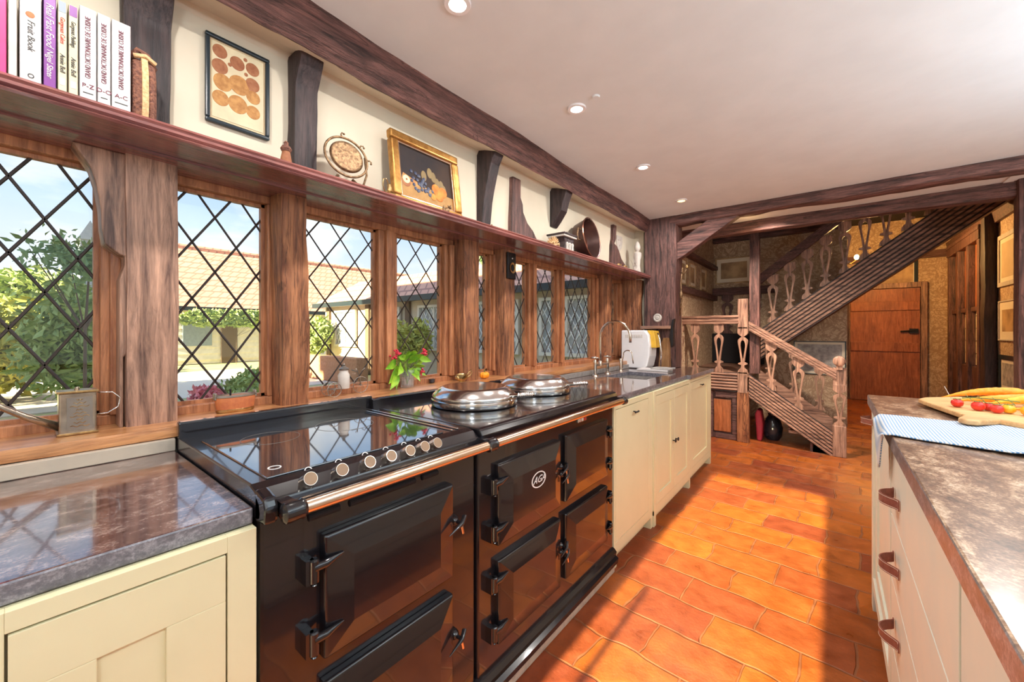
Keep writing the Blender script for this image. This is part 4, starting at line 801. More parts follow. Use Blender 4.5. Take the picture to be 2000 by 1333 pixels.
m = MB().lathe((-1.68, 1.415, ZW), [(.010, 0), (.015, .004), (.017, .022), (.014, .022), (.012, .006), (.001, .005)], 18); tag(m.obj('ink_pot', 'vase_black', smooth=True), 'tiny dark pot on the sill to the right of the posy', 'pot')
t = T('gravy_boat', 'small golden gravy boat with a curled handle at the foot of the third post', 'gravy boat', (-1.56, 1.525, ZW))
MB().lathe((-1.56, 1.520, ZW), [(.018, 0), (.012, .008), (.026, .018), (.031, .038), (.030, .048), (.026, .044), (.012, .020), (.001, .018)], 24, (0, 0, 1), .75, 1.2).obj('bowl', 'brass', t, smooth=True)
MB().tube([(-1.56, 1.553, ZW+.026), (-1.56, 1.572, ZW+.052), (-1.56, 1.588, ZW+.066), (-1.56, 1.600, ZW+.054), (-1.56, 1.586, ZW+.036), (-1.56, 1.558, ZW+.024)], .0035, 8).obj('handle', 'brass', t, smooth='all')
MB().lathe((-1.56, 1.487, ZW+.030), [(.012, 0), (.008, .012), (.004, .014)], 12, (0, -.6, .8)).obj('lip', 'brass', t, smooth=True)
m = MB()
for k in range(7): a = 2*PI*k/7; m.ball((-1.60+.012*math.cos(a), 1.745+.016*math.sin(a), ZW+.020), .018, (.8, .9, 1.05), 12)
t = T('gourd', 'small orange ribbed gourd on the sill behind the gravy boat', 'gourd', (-1.60, 1.745, ZW)); m.obj('flesh', 'carrot', t, smooth='all'); MB().tube([(-1.60, 1.745, ZW+.036), (-1.597, 1.742, ZW+.052)], .003, 8).obj('stalk', 'stem_green', t)

# ------------------------------------------------------------------ island
ZI = .955
tag(side_mat(MB().box(.135, 1.15, -.30, 2.50, ZI-.045, ZI).obj('island_worktop', 'granite_brown', bevel=.004), 'granite_edge'), 'thick brown speckled stone worktop of the island on the right', 'worktop')
I = T('island_cabinet', 'pale painted island drawer unit nearest the camera with leather pulls', 'kitchen cabinet', (.6, 1.0, 0))
MB().box(.165, 1.12, -.28, 1.745, .08, ZI-.046).obj('carcass', 'island_paint', I); MB().box(.20, 1.10, -.26, 1.72, 0, .08).obj('plinth', 'island_paint', I)
def strap(parent, y, z, x):
    h = MB(); w = .014; L = .062
    prof = [(y-L+2*L*k/16, x-.002-.034*math.sin(PI*min(1, max(0, (k-1.5)/13)))**.8) for k in range(17)]
    for a, b in zip(prof, prof[1:]):
        A = [(a[1], a[0], z-w), (a[1]-.003, a[0], z-w), (a[1]-.003, a[0], z+w), (a[1], a[0], z+w)]; B = [(b[1], b[0], z-w), (b[1]-.003, b[0], z-w), (b[1]-.003, b[0], z+w), (b[1], b[0], z+w)]
        va = [h.bm.verts.new(p) for p in A]; vb = [h.bm.verts.new(p) for p in B]
        for k in range(4): h.bm.faces.new((va[k], va[(k+1) % 4], vb[(k+1) % 4], vb[k]))
        h.bm.faces.new(va); h.bm.faces.new(vb[::-1])
    for s in (-1, 1): h.lathe((x-.003, y+s*(L-.005), z), [(.004, 0), (.003, .003)], 10, (-1, 0, 0))
    s_ = h.obj('leather_pull', 'leather', parent)
    st = MB()
    for s in (-1, 1):
        pts = [(b[1]-.0034, b[0], z+s*(w-.003)) for b in prof]
        st.tube(pts, .0007, 5)
    st.obj('stitching', 'stitch', s_)
    return s_
frame_face(I, -.28, 1.745, .06, ZI-.046, .165, [(-.24, .855, .10, .892), (.90, 1.70, .10, .892)], 'island_paint', side=-1, t=.020)
zz = [(.105, .300), (.305, .495), (.500, .690), (.695, .887)]
for y0, y1 in ((-.235, .850), (.905, 1.695)):
    for a, b in zz:
        D = MB().box(.1465, .165, y0, y1, a, b).obj('drawer', 'island_paint', I, bevel=.0012)
        if y0 > 0: strap(D, 1.545, (a+b)/2 - (.01 if a > .5 else 0), .1465)
        else: strap(D, .30, (a+b)/2, .1465)
J = T('island_cabinet', 'narrow pale island cabinet at the far end with a framed door and foot', 'kitchen cabinet', (.6, 2.1, 0))
MB().box(.190, 1.10, 1.75, 2.455, .10, ZI-.046).obj('carcass', 'island_paint', J); MB().box(.26, 1.06, 1.75, 2.40, 0, .10).obj('plinth', 'dark_oak_x', J)
MB().box(.148, .21, 2.40, 2.465, 0, .10).obj('foot', 'island_paint', J, bevel=.002)
frame_face(J, 1.75, 2.465, .10, ZI-.046, .190, [(1.79, 2.40, .15, .88)], 'island_paint', side=-1, t=.042)
D = shaker(J, 1.793, 2.397, .153, .877, .175, 'island_paint', side=-1); 
strap(J, 2.44, .845, .148)
# towel
t = T('tea_towel', 'blue and white checked tea towel hanging over the island corner edge', 'tea towel', (.35, 1.7, ZI))
m = MB(); NU, NV = 60, 26; g = []
for i in range(NU+1):
    s = i/NU; row = []
    for j in range(NV+1):
        v = j/NV
        near = 1.535 - .07*min(1, s*1.4) + .02*math.sin(s*9); far = 1.875 + .05*s
        y = near + (far-near)*v; x = .134 + (.78-.134)*(s-.2)/.8; z = ZI + .003 + .0025*math.sin(s*17+v*4) + .003*max(0, math.sin(v*5+s*6))
        if v < .22 and .45 < s < .85: z += .020*math.sin((s-.45)/.4*PI)*(1-v/.22)
        if s < .2:
            k = (.2-s)/.2; drop = .135*math.exp(-((v-.55)/.35)**2)*k*1.0; x = .131 - .004*math.sin(k*3)-.010*min(1, k*3); z = ZI+.003 - drop; y = y + .10*k*(.55-v) - .02*k
        row.append(m.bm.verts.new((x, y, z)))
    g.append(row)
for i in range(NU):
    for j in range(NV): m.bm.faces.new((g[i][j], g[i+1][j], g[i+1][j+1], g[i][j+1]))
c = m.obj('cloth', 'tea_towel', t, smooth='all'); so = c.modifiers.new('t', 'SOLIDIFY'); so.thickness = .003; so.offset = 1
# board and vegetables
pts = [(.281, 2.21), (.276, 2.27), (.300, 2.33), (.41, 2.44), (.62, 2.47), (.75, 2.33), (.73, 2.02), (.56, 1.86), (.442, 1.842), (.405, 1.885), (.350, 1.822), (.325, 1.822), (.312, 1.850), (.338, 1.925)]
tag(MB().prism(pts, 'z', ZI+.009, ZI+.026).obj('chopping_board', 'board_beech', bevel=.005, seg=3), 'beech chopping board with a stubby handle on the island', 'chopping board')
ZB = ZI+.0265
def carrot(lab, tip_, head, r, lift=0, mat='carrot', bend=.0, green=False):
    a = Vector((*tip_, ZB+.006+lift*.3)); b = Vector((*head, ZB+r+lift)); n = 26; sd = (b-a).cross(Vector((0, 0, 1))).normalized()
    t = T('carrot', lab, 'carrot', (head[0], head[1], ZB), 'carrots on the chopping board'); m = MB(); P = []; R_ = []
    for k in range(n):
        s = k/(n-1); P.append(a.lerp(b, s) + sd*bend*math.sin(s*PI) + Vector((0, 0, lift*.35*math.sin(s*PI)))); R_.append(max(.0012, r*(1-(1-s)**2.2)*(.96+.05*math.sin(k*2.7)) if s < .96 else r*.72))
    m.tube(P, R_, 16); m.obj('root', mat, t, smooth='all')
    if green:
        g = MB(); d = (b-a).normalized(); 
        for q in range(5): g.tube([b, b+d*.05+Vector((random.uniform(-.01, .01), random.uniform(-.01, .01), .004*q)), b+d*.14+Vector((.02*q-.04, 0, .002+.004*q))], [.004, .003, .002], 6)
        g.obj('green_top', 'stem_green', t, smooth='all')
    return t
carrot('longest carrot, curving along the back edge of the board', (.335, 2.24), (.545, 2.26), .018, .030, 'carrot', -.012, True)
carrot('slim carrot lying just in front of the longest one', (.355, 2.19), (.60, 2.21), .019, .016, 'carrot', .0)
carrot('pale thick carrot with its blunt end to the right', (.430, 2.145), (.70, 2.20), .026, .026, 'carrot_pale')
carrot('thick bright carrot lying over the pale one at the right edge', (.49, 2.22), (.74, 2.26), .024, .052, 'carrot')
carrot('lower carrot whose tip points behind the tomatoes', (.46, 2.095), (.72, 2.10), .020, .004, 'carrot')
carrot('back carrot almost hidden under the green tops', (.50, 2.31), (.72, 2.36), .020, .012, 'carrot_pale')
t = T('toothpick', '', '', (0, 0, 0)); bpy.data.objects.remove(t)
MBt = MB().tube([(.372, 2.30, ZB+.002), (.352, 2.30, ZB+.052)], .0012, 6); tag(MBt.obj('skewer', 'bone'), 'thin pale root end sticking up behind the carrots', 'carrot end')
def tomato(lab, x, y, r, mat='tomato'):
    t = T('tomato', lab, 'tomato', (x, y, ZB), 'small tomatoes on the board')
    MB().lathe((x, y, ZB), [(.001, .001), (r*.55, .0015), (r*.9, r*.45), (r, r*.85), (r*.92, r*1.3), (r*.55, r*1.68), (r*.12, r*1.72), (.0005, r*1.66)], 28).obj('fruit', mat, t, smooth='all')
    g = MB()
    for k in range(5): a = 2*PI*k/5+x*9; g.tube([(x, y, ZB+r*1.70), (x+math.cos(a)*r*.5, y+math.sin(a)*r*.5, ZB+r*1.76), (x+math.cos(a)*r*.75, y+math.sin(a)*r*.75, ZB+r*1.85)], [.0016, .0014, .0006], 5)
    g.obj('calyx', 'stem_green', t)
tomato('red tomato lying apart at the left of the vine', .352, 2.095, .0165); tomato('red tomato at the left of the vine cluster', .392, 2.045, .0175)
tomato('partly hidden red tomato in the middle of the cluster', .418, 2.062, .0150); tomato('red tomato nearest the handle, at the right of the red ones', .428, 2.020, .0160)
tomato('small yellow tomato next to the last red one', .456, 2.035, .0165, 'tomato_yellow'); tomato('large yellow tomato at the right edge of the photo', .492, 2.010, .0185, 'tomato_yellow'); tomato('yellow tomato behind the large yellow one', .508, 2.055, .0160, 'tomato_yellow')
m = MB(); m.tube([(.362, 2.085, ZB+.035), (.385, 2.075, ZB+.040), (.41, 2.055, ZB+.042), (.445, 2.045, ZB+.042), (.48, 2.035, ZB+.04)], .0018, 6)
for x, y in ((.375, 2.08), (.40, 2.06), (.43, 2.05), (.46, 2.04)): m.tube([(x, y, ZB+.040), (x+.004, y-.008, ZB+.036), (x+.006, y-.020, ZB+.030)], .0013, 5); m.tube([(x, y, ZB+.040), (x-.006, y+.004, ZB+.048)], .0010, 5)
tag(m.obj('tomato_vine', 'stem_green', smooth=True), 'dark green vine stalk lying over the small tomatoes', 'vine')

# ------------------------------------------------------------------ staircase
S_ = T('staircase', 'dark oak dog-leg staircase with flat cut-out balusters beyond the kitchen', 'staircase', (-.3, 5.9, 0))
def lines(m, p0, p1, w, n, y, d=.016, q=.55):
    """raised mouldings running along a sloping member from p0 to p1 (its top line), w below it"""
    for k in range(n):
        a = w*(k+.5)/n - w/(n)*q*.5; b = a + w/n*q
        m.prism([(p0[0], p0[1]-a), (p1[0], p1[1]-a), (p1[0], p1[1]-b), (p0[0], p0[1]-b)], 'y', y-d, y+.002)
# lower flight (rises to the left)
a, b = (-.713, .763), (.022, .235)
def slope(p, q, w, y0, y1): return MB().prism([p, q, (q[0], q[1]-w), (p[0], p[1]-w)], 'y', y0, y1)
q_ = slope((-.713, .770), (.022, .238), .262, 5.15, 5.19).obj('stringer', 'black_oak_groove_shade_x', S_); m = MB(); lines(m, (-.713, .768), (.022, .236), .258, 7, 5.152, .014, .68); m.obj('fluting', 'stair_oak_x', q_, bevel=.003)  # dark stringer behind pale fluting paints the shade of the grooves
m = slope((-.713, .770), (.022, .238), .262, 5.92, 5.95); m.obj('stringer', 'stair_oak_x', S_)
m = slope((-.713, 1.362), (.045, .862), .098, 5.125, 5.195); lines(m, (-.713, 1.355), (.045, .855), .085, 3, 5.125, .006); m.obj('handrail', 'stair_oak_x', S_)
m = slope((-.713, 1.30), (.045, .80), .06, 5.92, 5.97); m.obj('handrail', 'stair_oak_x', S_)
for k in range(4):
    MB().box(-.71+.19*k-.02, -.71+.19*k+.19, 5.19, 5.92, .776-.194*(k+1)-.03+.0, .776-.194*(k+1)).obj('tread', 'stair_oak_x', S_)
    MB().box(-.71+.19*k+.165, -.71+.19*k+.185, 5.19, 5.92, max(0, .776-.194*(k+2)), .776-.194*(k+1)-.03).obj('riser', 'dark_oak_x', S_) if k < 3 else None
PR = [(0, .050, 0), (.13, .052, 0), (.165, .040, 0), (.20, .013, 0), (.215, .013, 0), (.235, .030, 0), (.27, .045, 0), (.285, .049, .002), (.30, .050, .014), (.34, .049, .022), (.40, .043, .024), (.50, .034, .018), (.60, .027, .010), (.68, .022, .004), (.72, .020, 0), (.755, .018, 0), (.775, .045, 0), (.80, .045, 0), (.815, .016, 0), (.87, .018, 0), (.93, .044, 0), (1, .050, 0)]
def splat(xc, zt, zb, y, wmul=1.0, th=.028, half=0, skew=0.0):
    m = MB(); bm = m.bm; H = zt-zb
    for s in ((-1, 1) if not half else (half,)):
        ov = []; 
        for t_, w, h in PR:
            z = zt-H*t_; ov.append([bm.verts.new((xc+s*q*wmul, yy, z + skew*s*q*wmul*(1 if t_ < .01 or t_ > .99 else 0))) for q, yy in ((h, y), (w, y), (w, y+th), (h, y+th))])
        for p, q in zip(ov, ov[1:]):
            for k in range(4): bm.faces.new((p[k], p[(k+1) % 4], q[(k+1) % 4], q[k]))
        bm.faces.new(ov[0]); bm.faces.new(ov[-1])
    return m
for xc in (-.505, -.262):
    zt = 1.267-.66*(xc+.713)+.01; zb = .763-.72*(xc+.713)-.01; splat(xc, zt, zb, 5.155).obj('baluster', 'stair_oak_z', S_, bevel=.002)
for xc in (-.60, -.35, -.10):
    zt = 1.25-.66*(xc+.713); zb = .763-.72*(xc+.713); splat(xc, zt, zb, 5.93).obj('baluster', 'stair_oak_z', S_)
# newel at the foot: flat cut-out post with a round head
m = MB().box(.018, .125, 5.135, 5.165, .70, .89); m.obj('newel_post', 'stair_oak_z', S_, bevel=.006)
splat(.072, .72, .30, 5.13, 1.05, .04).obj('newel_splat', 'stair_oak_z', S_, bevel=.003)
MB().box(.016, .125, 5.12, 5.19, 0, .31).obj('newel_base', 'stair_oak_z', S_, bevel=.006)
MB().lathe((.068, 5.10, .955), [(.001, 0), (.038, 0), (.050, .008), (.052, .05), (.04, .062), (.001, .062)], 28, (0, 1, 0)).obj('newel_roundel', 'stair_oak_z', S_, smooth=True)
MB().box(.045, .095, 5.12, 5.165, .87, .93).obj('newel_neck', 'stair_oak_z', S_)
# landing
MB().box(-1.42, -.72, 5.16, 6.80, .735, .776).obj('landing_floor', 'stair_oak_x', S_)
MB().box(-1.42, -.765, 5.15, 5.18, .560, .780).obj('fascia_board', 'black_oak_groove_shade_x', S_); m = MB()  # dark board puts painted groove shade behind the fascia flutes
for k in range(6): m.tube([(-1.42, 5.148, .772-.034*k-.012), (-.765, 5.148, .772-.034*k-.012)], .0135, 8)
m.obj('fluted_fascia', 'stair_oak_x', S_)
m = MB().box(-1.42, -.81, 5.12, 5.19, 1.338, 1.432); m.box(-1.42, -.81, 5.105, 5.20, 1.41, 1.436); m.box(-1.42, -.81, 5.112, 5.19, 1.37, 1.38); m.obj('landing_handrail', 'stair_oak_x', S_, bevel=.004)
for xc in (-1.455, -1.276, -1.019): splat(xc, 1.34, .775, 5.14).obj('baluster', 'stair_oak_z', S_, bevel=.002)
m = MB().box(-.822, -.722, 5.125, 5.165, 1.28, 1.62); m.obj('newel_post', 'stair_oak_z', S_, bevel=.005)
splat(-.772, 1.30, .775, 5.125, 1.0, .04).obj('newel_splat', 'stair_oak_z', S_, bevel=.002); MB().box(-.822, -.728, 5.125, 5.165, .56, .79).obj('newel_base', 'stair_oak_z', S_)
MB().box(-.829, -.713, 5.13, 5.22, 0, .565).obj('newel_base', 'warm_oak_z', S_, bevel=.004)
MB().hewn(-.718, -.620, 5.20, 5.30, .78, 2.72, axis='z', n=24, amp=.003, seed=41).obj('tall_post', 'dark_oak_z', S_, smooth=True)
# panelled cupboard front under the landing
m = MB().box(-1.42, -.83, 5.20, 5.23, 0, .56); m.box(-1.06, -.83, 5.17, 5.20, .48, .555); m.box(-1.06, -.83, 5.17, 5.20, 0, .06); m.box(-.885, -.83, 5.17, 5.20, .06, .48); m.box(-1.42, -1.09, 5.17, 5.20, 0, .555)
m.obj('under_landing_panel', 'dark_oak_x', S_, bevel=.005); MB().box(-1.08, -.90, 5.185, 5.20, .08, .46).obj('raised_panel', 'door_pine', S_, bevel=.008)
# upper flight (rises to the right) in the plane behind
p0, p1 = (-.70, 1.285), (1.50, 3.03)
q_ = slope(p0, p1, .385, 6.0, 6.04).obj('stringer', 'black_oak_groove_shade_x', S_); m = MB(); lines(m, (p0[0], p0[1]-.01), (p1[0], p1[1]-.01), .365, 7, 6.002, .018, .66); m.obj('fluting', 'stair_oak_x', q_, bevel=.004)  # dark stringer stands in for the shade between the flutes
m = slope((-.70, 1.99), (.60, 3.05), .125, 5.97, 6.05); lines(m, (-.70, 1.97), (.60, 3.03), .10, 3, 5.97, .008); m.obj('handrail', 'dark_oak_x', S_)
m = slope((-.70, .93), (1.50, 2.68), .03, 6.04, 6.78); m.obj('soffit', 'dark_oak_x', S_)
for k in range(9):
    MB().box(-.70+.235*k, -.70+.235*k+.26, 6.04, 6.78, 1.17+.187*k-.03, 1.17+.187*k).obj('tread', 'dark_oak_x', S_)
for k in range(9):
    xc = -.57+.175*k; zb = 1.285+.793*(xc+.70)-.02; splat(xc, zb+.60, zb, 6.005, 1.15).obj('baluster', 'stair_oak_z', S_)
# things about the stair hall
def picture(lab, ax, c, w, h, fw, fmat, inner, mount='mount_card', mw=.05, name='framed_picture'):
    t = T(name, lab, 'picture', c); m = MB(); x, y, z = c
    def bx(a0, a1, z0, z1, d0, d1):
        if ax == 'y': return (x+a0, x+a1, y-d1, y-d0, z+z0, z+z1)
        s = 1 if ax == 'x' else -1
        lo, hi = sorted((x+s*d0, x+s*d1)); return (lo, hi, y+a0, y+a1, z+z0, z+z1)
    for q in ((-w/2, w/2, -h/2, -h/2+fw), (-w/2, w/2, h/2-fw, h/2), (-w/2, -w/2+fw, -h/2+fw, h/2-fw), (w/2-fw, w/2, -h/2+fw, h/2-fw)): m.box(*bx(*q, .002, .022))
    m.obj('frame', fmat, t, bevel=.002)
    MB().box(*bx(-w/2+fw, w/2-fw, -h/2+fw, h/2-fw, .002, .010)).obj('mount', mount, t)
    MB().box(*bx(-w/2+fw+mw, w/2-fw-mw, -h/2+fw+mw, h/2-fw-mw, .010, .012)).obj('image', inner, t); return t
picture('brown landscape print in a pale mount, left of the tall stair post', 'y', (-1.14, 6.80, 2.175), .50, .395, .02, 'photo_brown', 'photo_brown', mw=.055)
picture('long black-framed pale drawing under the rising upper flight', 'y', (-.12, 6.80, .895), .56, .45, .012, 'frame_black', 'photo_grey', mw=.03)
picture('black-framed picture directly above the plank door', 'y', (.80, 9.70, 2.30), .74, .50, .045, 'frame_black', 'photo_brown', mw=.01)
for y, lab in ((5.10, 'first small framed card on the side wall, nearest the corner post'), (5.55, 'middle of the three small framed cards on the side wall'), (6.12, 'last small framed card, nearest the wall corner')):
    picture(lab, 'x', (-1.42, y, 1.985), .30, .32, .02, 'photo_brown', 'photo_brown', mw=.04)
picture('large pale-framed print on the right side wall, topmost', '-x', (1.57, 6.95, 2.07), .70, .60, .05, 'bone', 'old_print', mw=.05)
picture('mounted silhouette print below the large pale-framed one', '-x', (1.57, 6.95, 1.375), .66, .46, .015, 'bone', 'photo_brown', mw=.09)
picture('dark framed photo lowest on the right side wall', '-x', (1.57, 6.95, .76), .62, .44, .05, 'frame_black', 'photo_grey', mw=.04)
m = MB().box(-1.42, -.62, 6.72, 6.80, 1.80, 1.91); m.box(-1.42, -1.36, 4.9, 6.80, 1.72, 1.80); tag(m.obj('picture_ledge', 'dark_oak_x', bevel=.01), 'dark moulded ledge below the framed prints on the landing walls', 'ledge')
m = MB().box(-1.42, -1.34, 4.9, 6.72, 2.18, 2.24); tag(m.obj('plate_shelf', 'dark_oak_y', bevel=.008), 'dark narrow shelf above the three small framed cards', 'shelf')
m = MB().box(-1.42, .17, 6.72, 6.80, 2.60, 2.70); tag(m.obj('hall_beam', 'dark_oak_x', bevel=.01), 'dark beam along the top of the patterned landing wall', 'beam')
for xc in (-1.22, -.86): tag(splat(xc, 1.82, 1.20, 6.74, 1.5, .04).obj('wall_baluster', 'dark_oak_z'), ('left' if xc < -1 else 'right') + ' one of two dark cut-out balusters against the landing wall', 'baluster', 'dark balusters on the landing wall')
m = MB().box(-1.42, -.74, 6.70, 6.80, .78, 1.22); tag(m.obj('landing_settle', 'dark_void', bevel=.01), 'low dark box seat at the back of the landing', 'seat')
t = T('plank_door', 'orange-brown plank door with black latch at the end of the corridor', 'door', (.74, 9.66, 0))
MB().box(.285, 1.195, 9.66, 9.695, .01, 2.0).obj('boards', 'door_pine', t)
for z in (1.62, .90): MB().prism([(.29, z), (.29, z+.16), (.36, z+.165), (1.19, z+.15), (1.19, z)], 'y', 9.635, 9.66).obj('cross_batten', 'door_pine', t, bevel=.004)
m = MB().box(1.06, 1.17, 9.62, 9.66, 1.22, 1.30); m.tube([(1.14, 9.63, 1.27), (.95, 9.62, 1.25)], .014, 8); m.obj('latch', 'black_iron', t)
t = S(MB().box(.17, .275, 9.64, 9.70, 0, 2.10).obj('door_2', 'dark_oak_z')); m = MB().box(1.205, 1.28, 9.63, 9.70, 0, 2.10); m.box(.275, 1.205, 9.63, 9.70, 2.01, 2.10); m.obj('door_frame', 'stair_oak_z', t, bevel=.006)
# mullioned screen on the corridor's right wall
t = T('mullioned_screen', 'tall carved oak screen with three narrow leaded lights in the corridor', 'screen', (1.55, 8.6, 0))
m = MB()
for y in (7.60, 8.12, 8.66, 9.22): m.box(1.46, 1.56, y, y+.10, 0, 2.50)
m.box(1.45, 1.56, 7.58, 9.34, 2.42, 2.60); m.box(1.44, 1.56, 7.55, 9.36, 2.54, 2.58); m.box(1.50, 1.56, 7.6, 9.3, 0, .78); m.box(1.49, 1.56, 7.6, 9.3, 1.52, 1.58); m.obj('timber_frame', 'dark_oak_z', t, bevel=.008)
for y in (7.70, 8.22, 8.76):
    MB().box(1.535, 1.545, y, y+.44, .80, 1.52).obj('glazed_light', 'mount_card', t); MB().box(1.53, 1.55, y, y+.44, 1.58, 2.42).obj('panel', 'door_pine', t)
    q = MB()
    for z in (.95, 1.12, 1.29, 1.46): q.box(1.530, 1.535, y, y+.44, z, z+.008)
    for k in range(1, 3): q.box(1.530, 1.535, y+.147*k, y+.147*k+.008, .8, 1.52)
    q.obj('lead_bar', 'lead', t)
tag(MB().hewn(1.45, 1.56, 7.33, 7.52, 0, 2.75, axis='z', n=20, amp=.01, seed=51).obj('hall_post', 'black_oak_z', smooth=True), 'dark rugged post between the mullioned screen and the side wall pictures', 'post')
tag(MB().hewn(1.068, 1.16, 4.56, 4.68, 0, 2.37, axis='z', n=30, amp=.003, seed=52).obj('hall_post', 'dark_oak_z', smooth=True), 'smooth dark doorway post at the right edge of the photo', 'post')
t = T('wall_sconce', 'glowing wall sconce seen between the upper stair balusters', 'wall light', (.18, 8.0, 2.33))
m = MB().tube([(.18, 8.0, 2.33), (.25, 8.0, 2.29), (.31, 8.0, 2.34)], .008, 8); m.lathe((.17, 8.0, 2.33), [(.05, 0), (.04, .015)], 16, (1, 0, 0)); m.obj('arm', 'brass', t)
MB().ball((.31, 8.0, 2.38), .030, (1, 1, 1.3)).obj('bulb', 'flame_bulb', t, smooth='all')
# candle bracket on the right face of the corner post
t = T('candle_bracket', 'tall slender brass wall bracket on the right face of the corner post', 'wall bracket', (-1.13, 4.0, 1.5))
m = MB().tube([(-1.13, 4.0, 1.40), (-1.115, 4.0, 1.56), (-1.12, 4.0, 1.72), (-1.105, 4.0, 1.86)], .008, 8); m.tube([(-1.13, 4.0, 1.82), (-1.08, 3.98, 1.80), (-1.06, 3.98, 1.85)], .005, 8); m.ball((-1.115, 3.99, 1.60), .02, (.8, .8, 2)); m.obj('stem', 'old_brass', t, smooth='all')
m = MB().lathe((-1.06, 3.98, 1.85), [(.012, 0), (.016, .01), (.010, .03)], 12); m.obj('cup', 'brass', t, smooth=True)
tag(MB().lathe((-1.325, 3.950, 1.385), [(.001, .010), (.010, .012), (.022, .004), (.030, .010), (.040, .006), (.042, 0)], 24, (0, -1, 0)).obj('carved_roundel', 'bone', smooth=True), 'small carved round flower fixed low on the corner post', 'carving')
tag(MB().box(-1.47, -1.165, 3.87, 3.955, 1.275, 1.305).obj('post_ledge', 'stair_oak_x', bevel=.005), 'narrow reddish ledge across the corner post above the bread machine', 'ledge')
m = MB().prism([(-1.155, 1.10), (-1.17, 1.20), (-1.155, 1.30), (-1.145, 1.36), (-1.125, 1.37), (-1.135, 1.28), (-1.135, 1.12)], 'y', 3.80, 3.86); tag(m.obj('utensil_holder', 'black_iron', bevel=.006), 'dark iron hook bracket right of the bread machine', 'hook')
# shadowed things under the lower flight
tag(MB().prism([(-.66, 0), (-.68, .30), (-.66, .36), (-.62, .35), (-.60, .20), (-.61, 0)], 'y', 5.32, 5.50).obj('umbrella_bag', 'red_cloth', bevel=.02, seg=3), 'red bag standing in the dark under the stairs', 'bag')
tag(MB().lathe((-.52, 5.50, 0), [(.06, 0), (.09, .05), (.10, .15), (.07, .24), (.045, .28), (.055, .31), (.04, .31)], 24).obj('stoneware_jar', 'vase_black', smooth=True), 'shiny dark jar under the stairs', 'jar')
tag(MB().box(1.0, 1.05, 4.13, 4.58, 2.35, 2.358).obj('ceiling_strip', 'ceiling_white'), 'short white strip on the ceiling between the two cross beams', 'ceiling strip')

# ------------------------------------------------------------------ the garden and the buildings outside
tag(MB().box(-60, -1.95, -25, 45, -.12, -.02).obj('lawn', 'grass'), 'dry sunlit lawn beyond the windows', 'lawn')['kind'] = 'stuff'
tag(MB().box(-15.5, -9.5, -14, 5.0, -.02, 0.0).obj('garden_path', 'gravel'), 'pale gravel path crossing the lawn', 'path')['kind'] = 'structure'
B = T('barn', 'long barn with red tiled roof and white weatherboarding across the courtyard', 'building', (-20, 9, 0))
m = MB().box(-24, -19.0, 3.6, 22, 0, 2.3); 
for k in range(9): m.prism([(-19.0, .15+k*.24), (-18.95, .15+k*.24), (-19.0, .38+k*.24)], 'y', 3.6, 22)
m.obj('weatherboarding', 'white_board', B)
m = MB().prism([(-18.5, 2.18), (-22, 4.92), (-25.5, 2.18), (-25.5, 2.05), (-22, 4.80), (-18.5, 2.05)], 'y', 3.2, 22.3); m.obj('roof', 'roof_tiles', B)
MB().tube([(-22, 3.2, 4.95), (-22, 22.3, 4.95)], .12, 8).obj('ridge', 'roof_tiles', B); MB().box(-18.6, -18.42, 3.2, 22, 2.03, 2.18).obj('gutter', 'frame_black', B)
for y in (5.2, 7.4, 9.8): MB().box(-18.97, -18.9, y, y+.55, 0, 2.1).obj('timber_upright', 'bark', B)
MB().box(-18.97, -18.92, 4.0, 4.9, .7, 1.7).obj('window', 'slate', B)
H = T('house_wing', 'cream rendered wing with leaded windows and tiled roof joining the house', 'building', (-6, 7, 0))
MB().box(-13.2, -2.0, 6.55, 9.5, 0, 2.25).obj('wall', 'cream_render', H)
MB().prism([(6.25, 2.14), (7.9, 3.05), (9.6, 2.2), (9.6, 2.1), (7.9, 2.95), (6.25, 2.06)], 'x', -13.4, -1.95).obj('roof', 'roof_tiles', H)
MB().box(-13.4, -1.95, 6.20, 6.32, 2.02, 2.16).obj('gutter', 'frame_black', H)
for x in (-12.9, -10.6, -8.7, -6.6, -4.7, -3.0): MB().box(x-.09, x+.09, 6.48, 6.56, 0, 2.1).obj('timber_upright', 'bark', H)
for x in (-11.8, -9.6, -7.6, -5.6, -3.85, -2.5):
    w = MB().box(x-.55, x+.55, 6.50, 6.56, .85, 1.85).obj('window', 'far_glass', H); q = MB()
    for s in (1, -1):
        for k in range(-9, 10):
            pts = []; 
            for zz_ in (.85, 1.85):
                xx_ = x + k*.17 + s*(zz_-1.35)*.62; pts.append((xx_, zz_))
            (xa_, za_), (xb_, zb_) = pts
            def cl(xq): return max(x-.55, min(x+.55, xq))
            if cl(xa_) != xa_: f_ = (cl(xa_)-xa_)/(xb_-xa_); xa_, za_ = cl(xa_), za_+(zb_-za_)*f_
            if cl(xb_) != xb_: f_ = (xb_-cl(xb_))/(xb_-xa_) if xb_ != xa_ else 0; zb_ = zb_-(zb_-za_)*f_; xb_ = cl(xb_)
            if .84 < za_ < 1.86 and .84 < zb_ < 1.86 and abs(zb_-za_) > .03: q.tube([(xa_, 6.49, za_), (xb_, 6.49, zb_)], .012, 5)
    q.obj('lead_lattice', 'white_plastic', w)
    m = MB(); m.box(x-.62, x+.62, 6.44, 6.5, .78, .85); m.box(x-.62, x+.62, 6.44, 6.5, 1.85, 1.91); m.box(x-.62, x-.55, 6.44, 6.5, .85, 1.85); m.box(x+.55, x+.62, 6.44, 6.5, .85, 1.85); m.box(x-.03, x+.03, 6.44, 6.5, .85, 1.85); m.obj('window_frame', 'white_board', w)
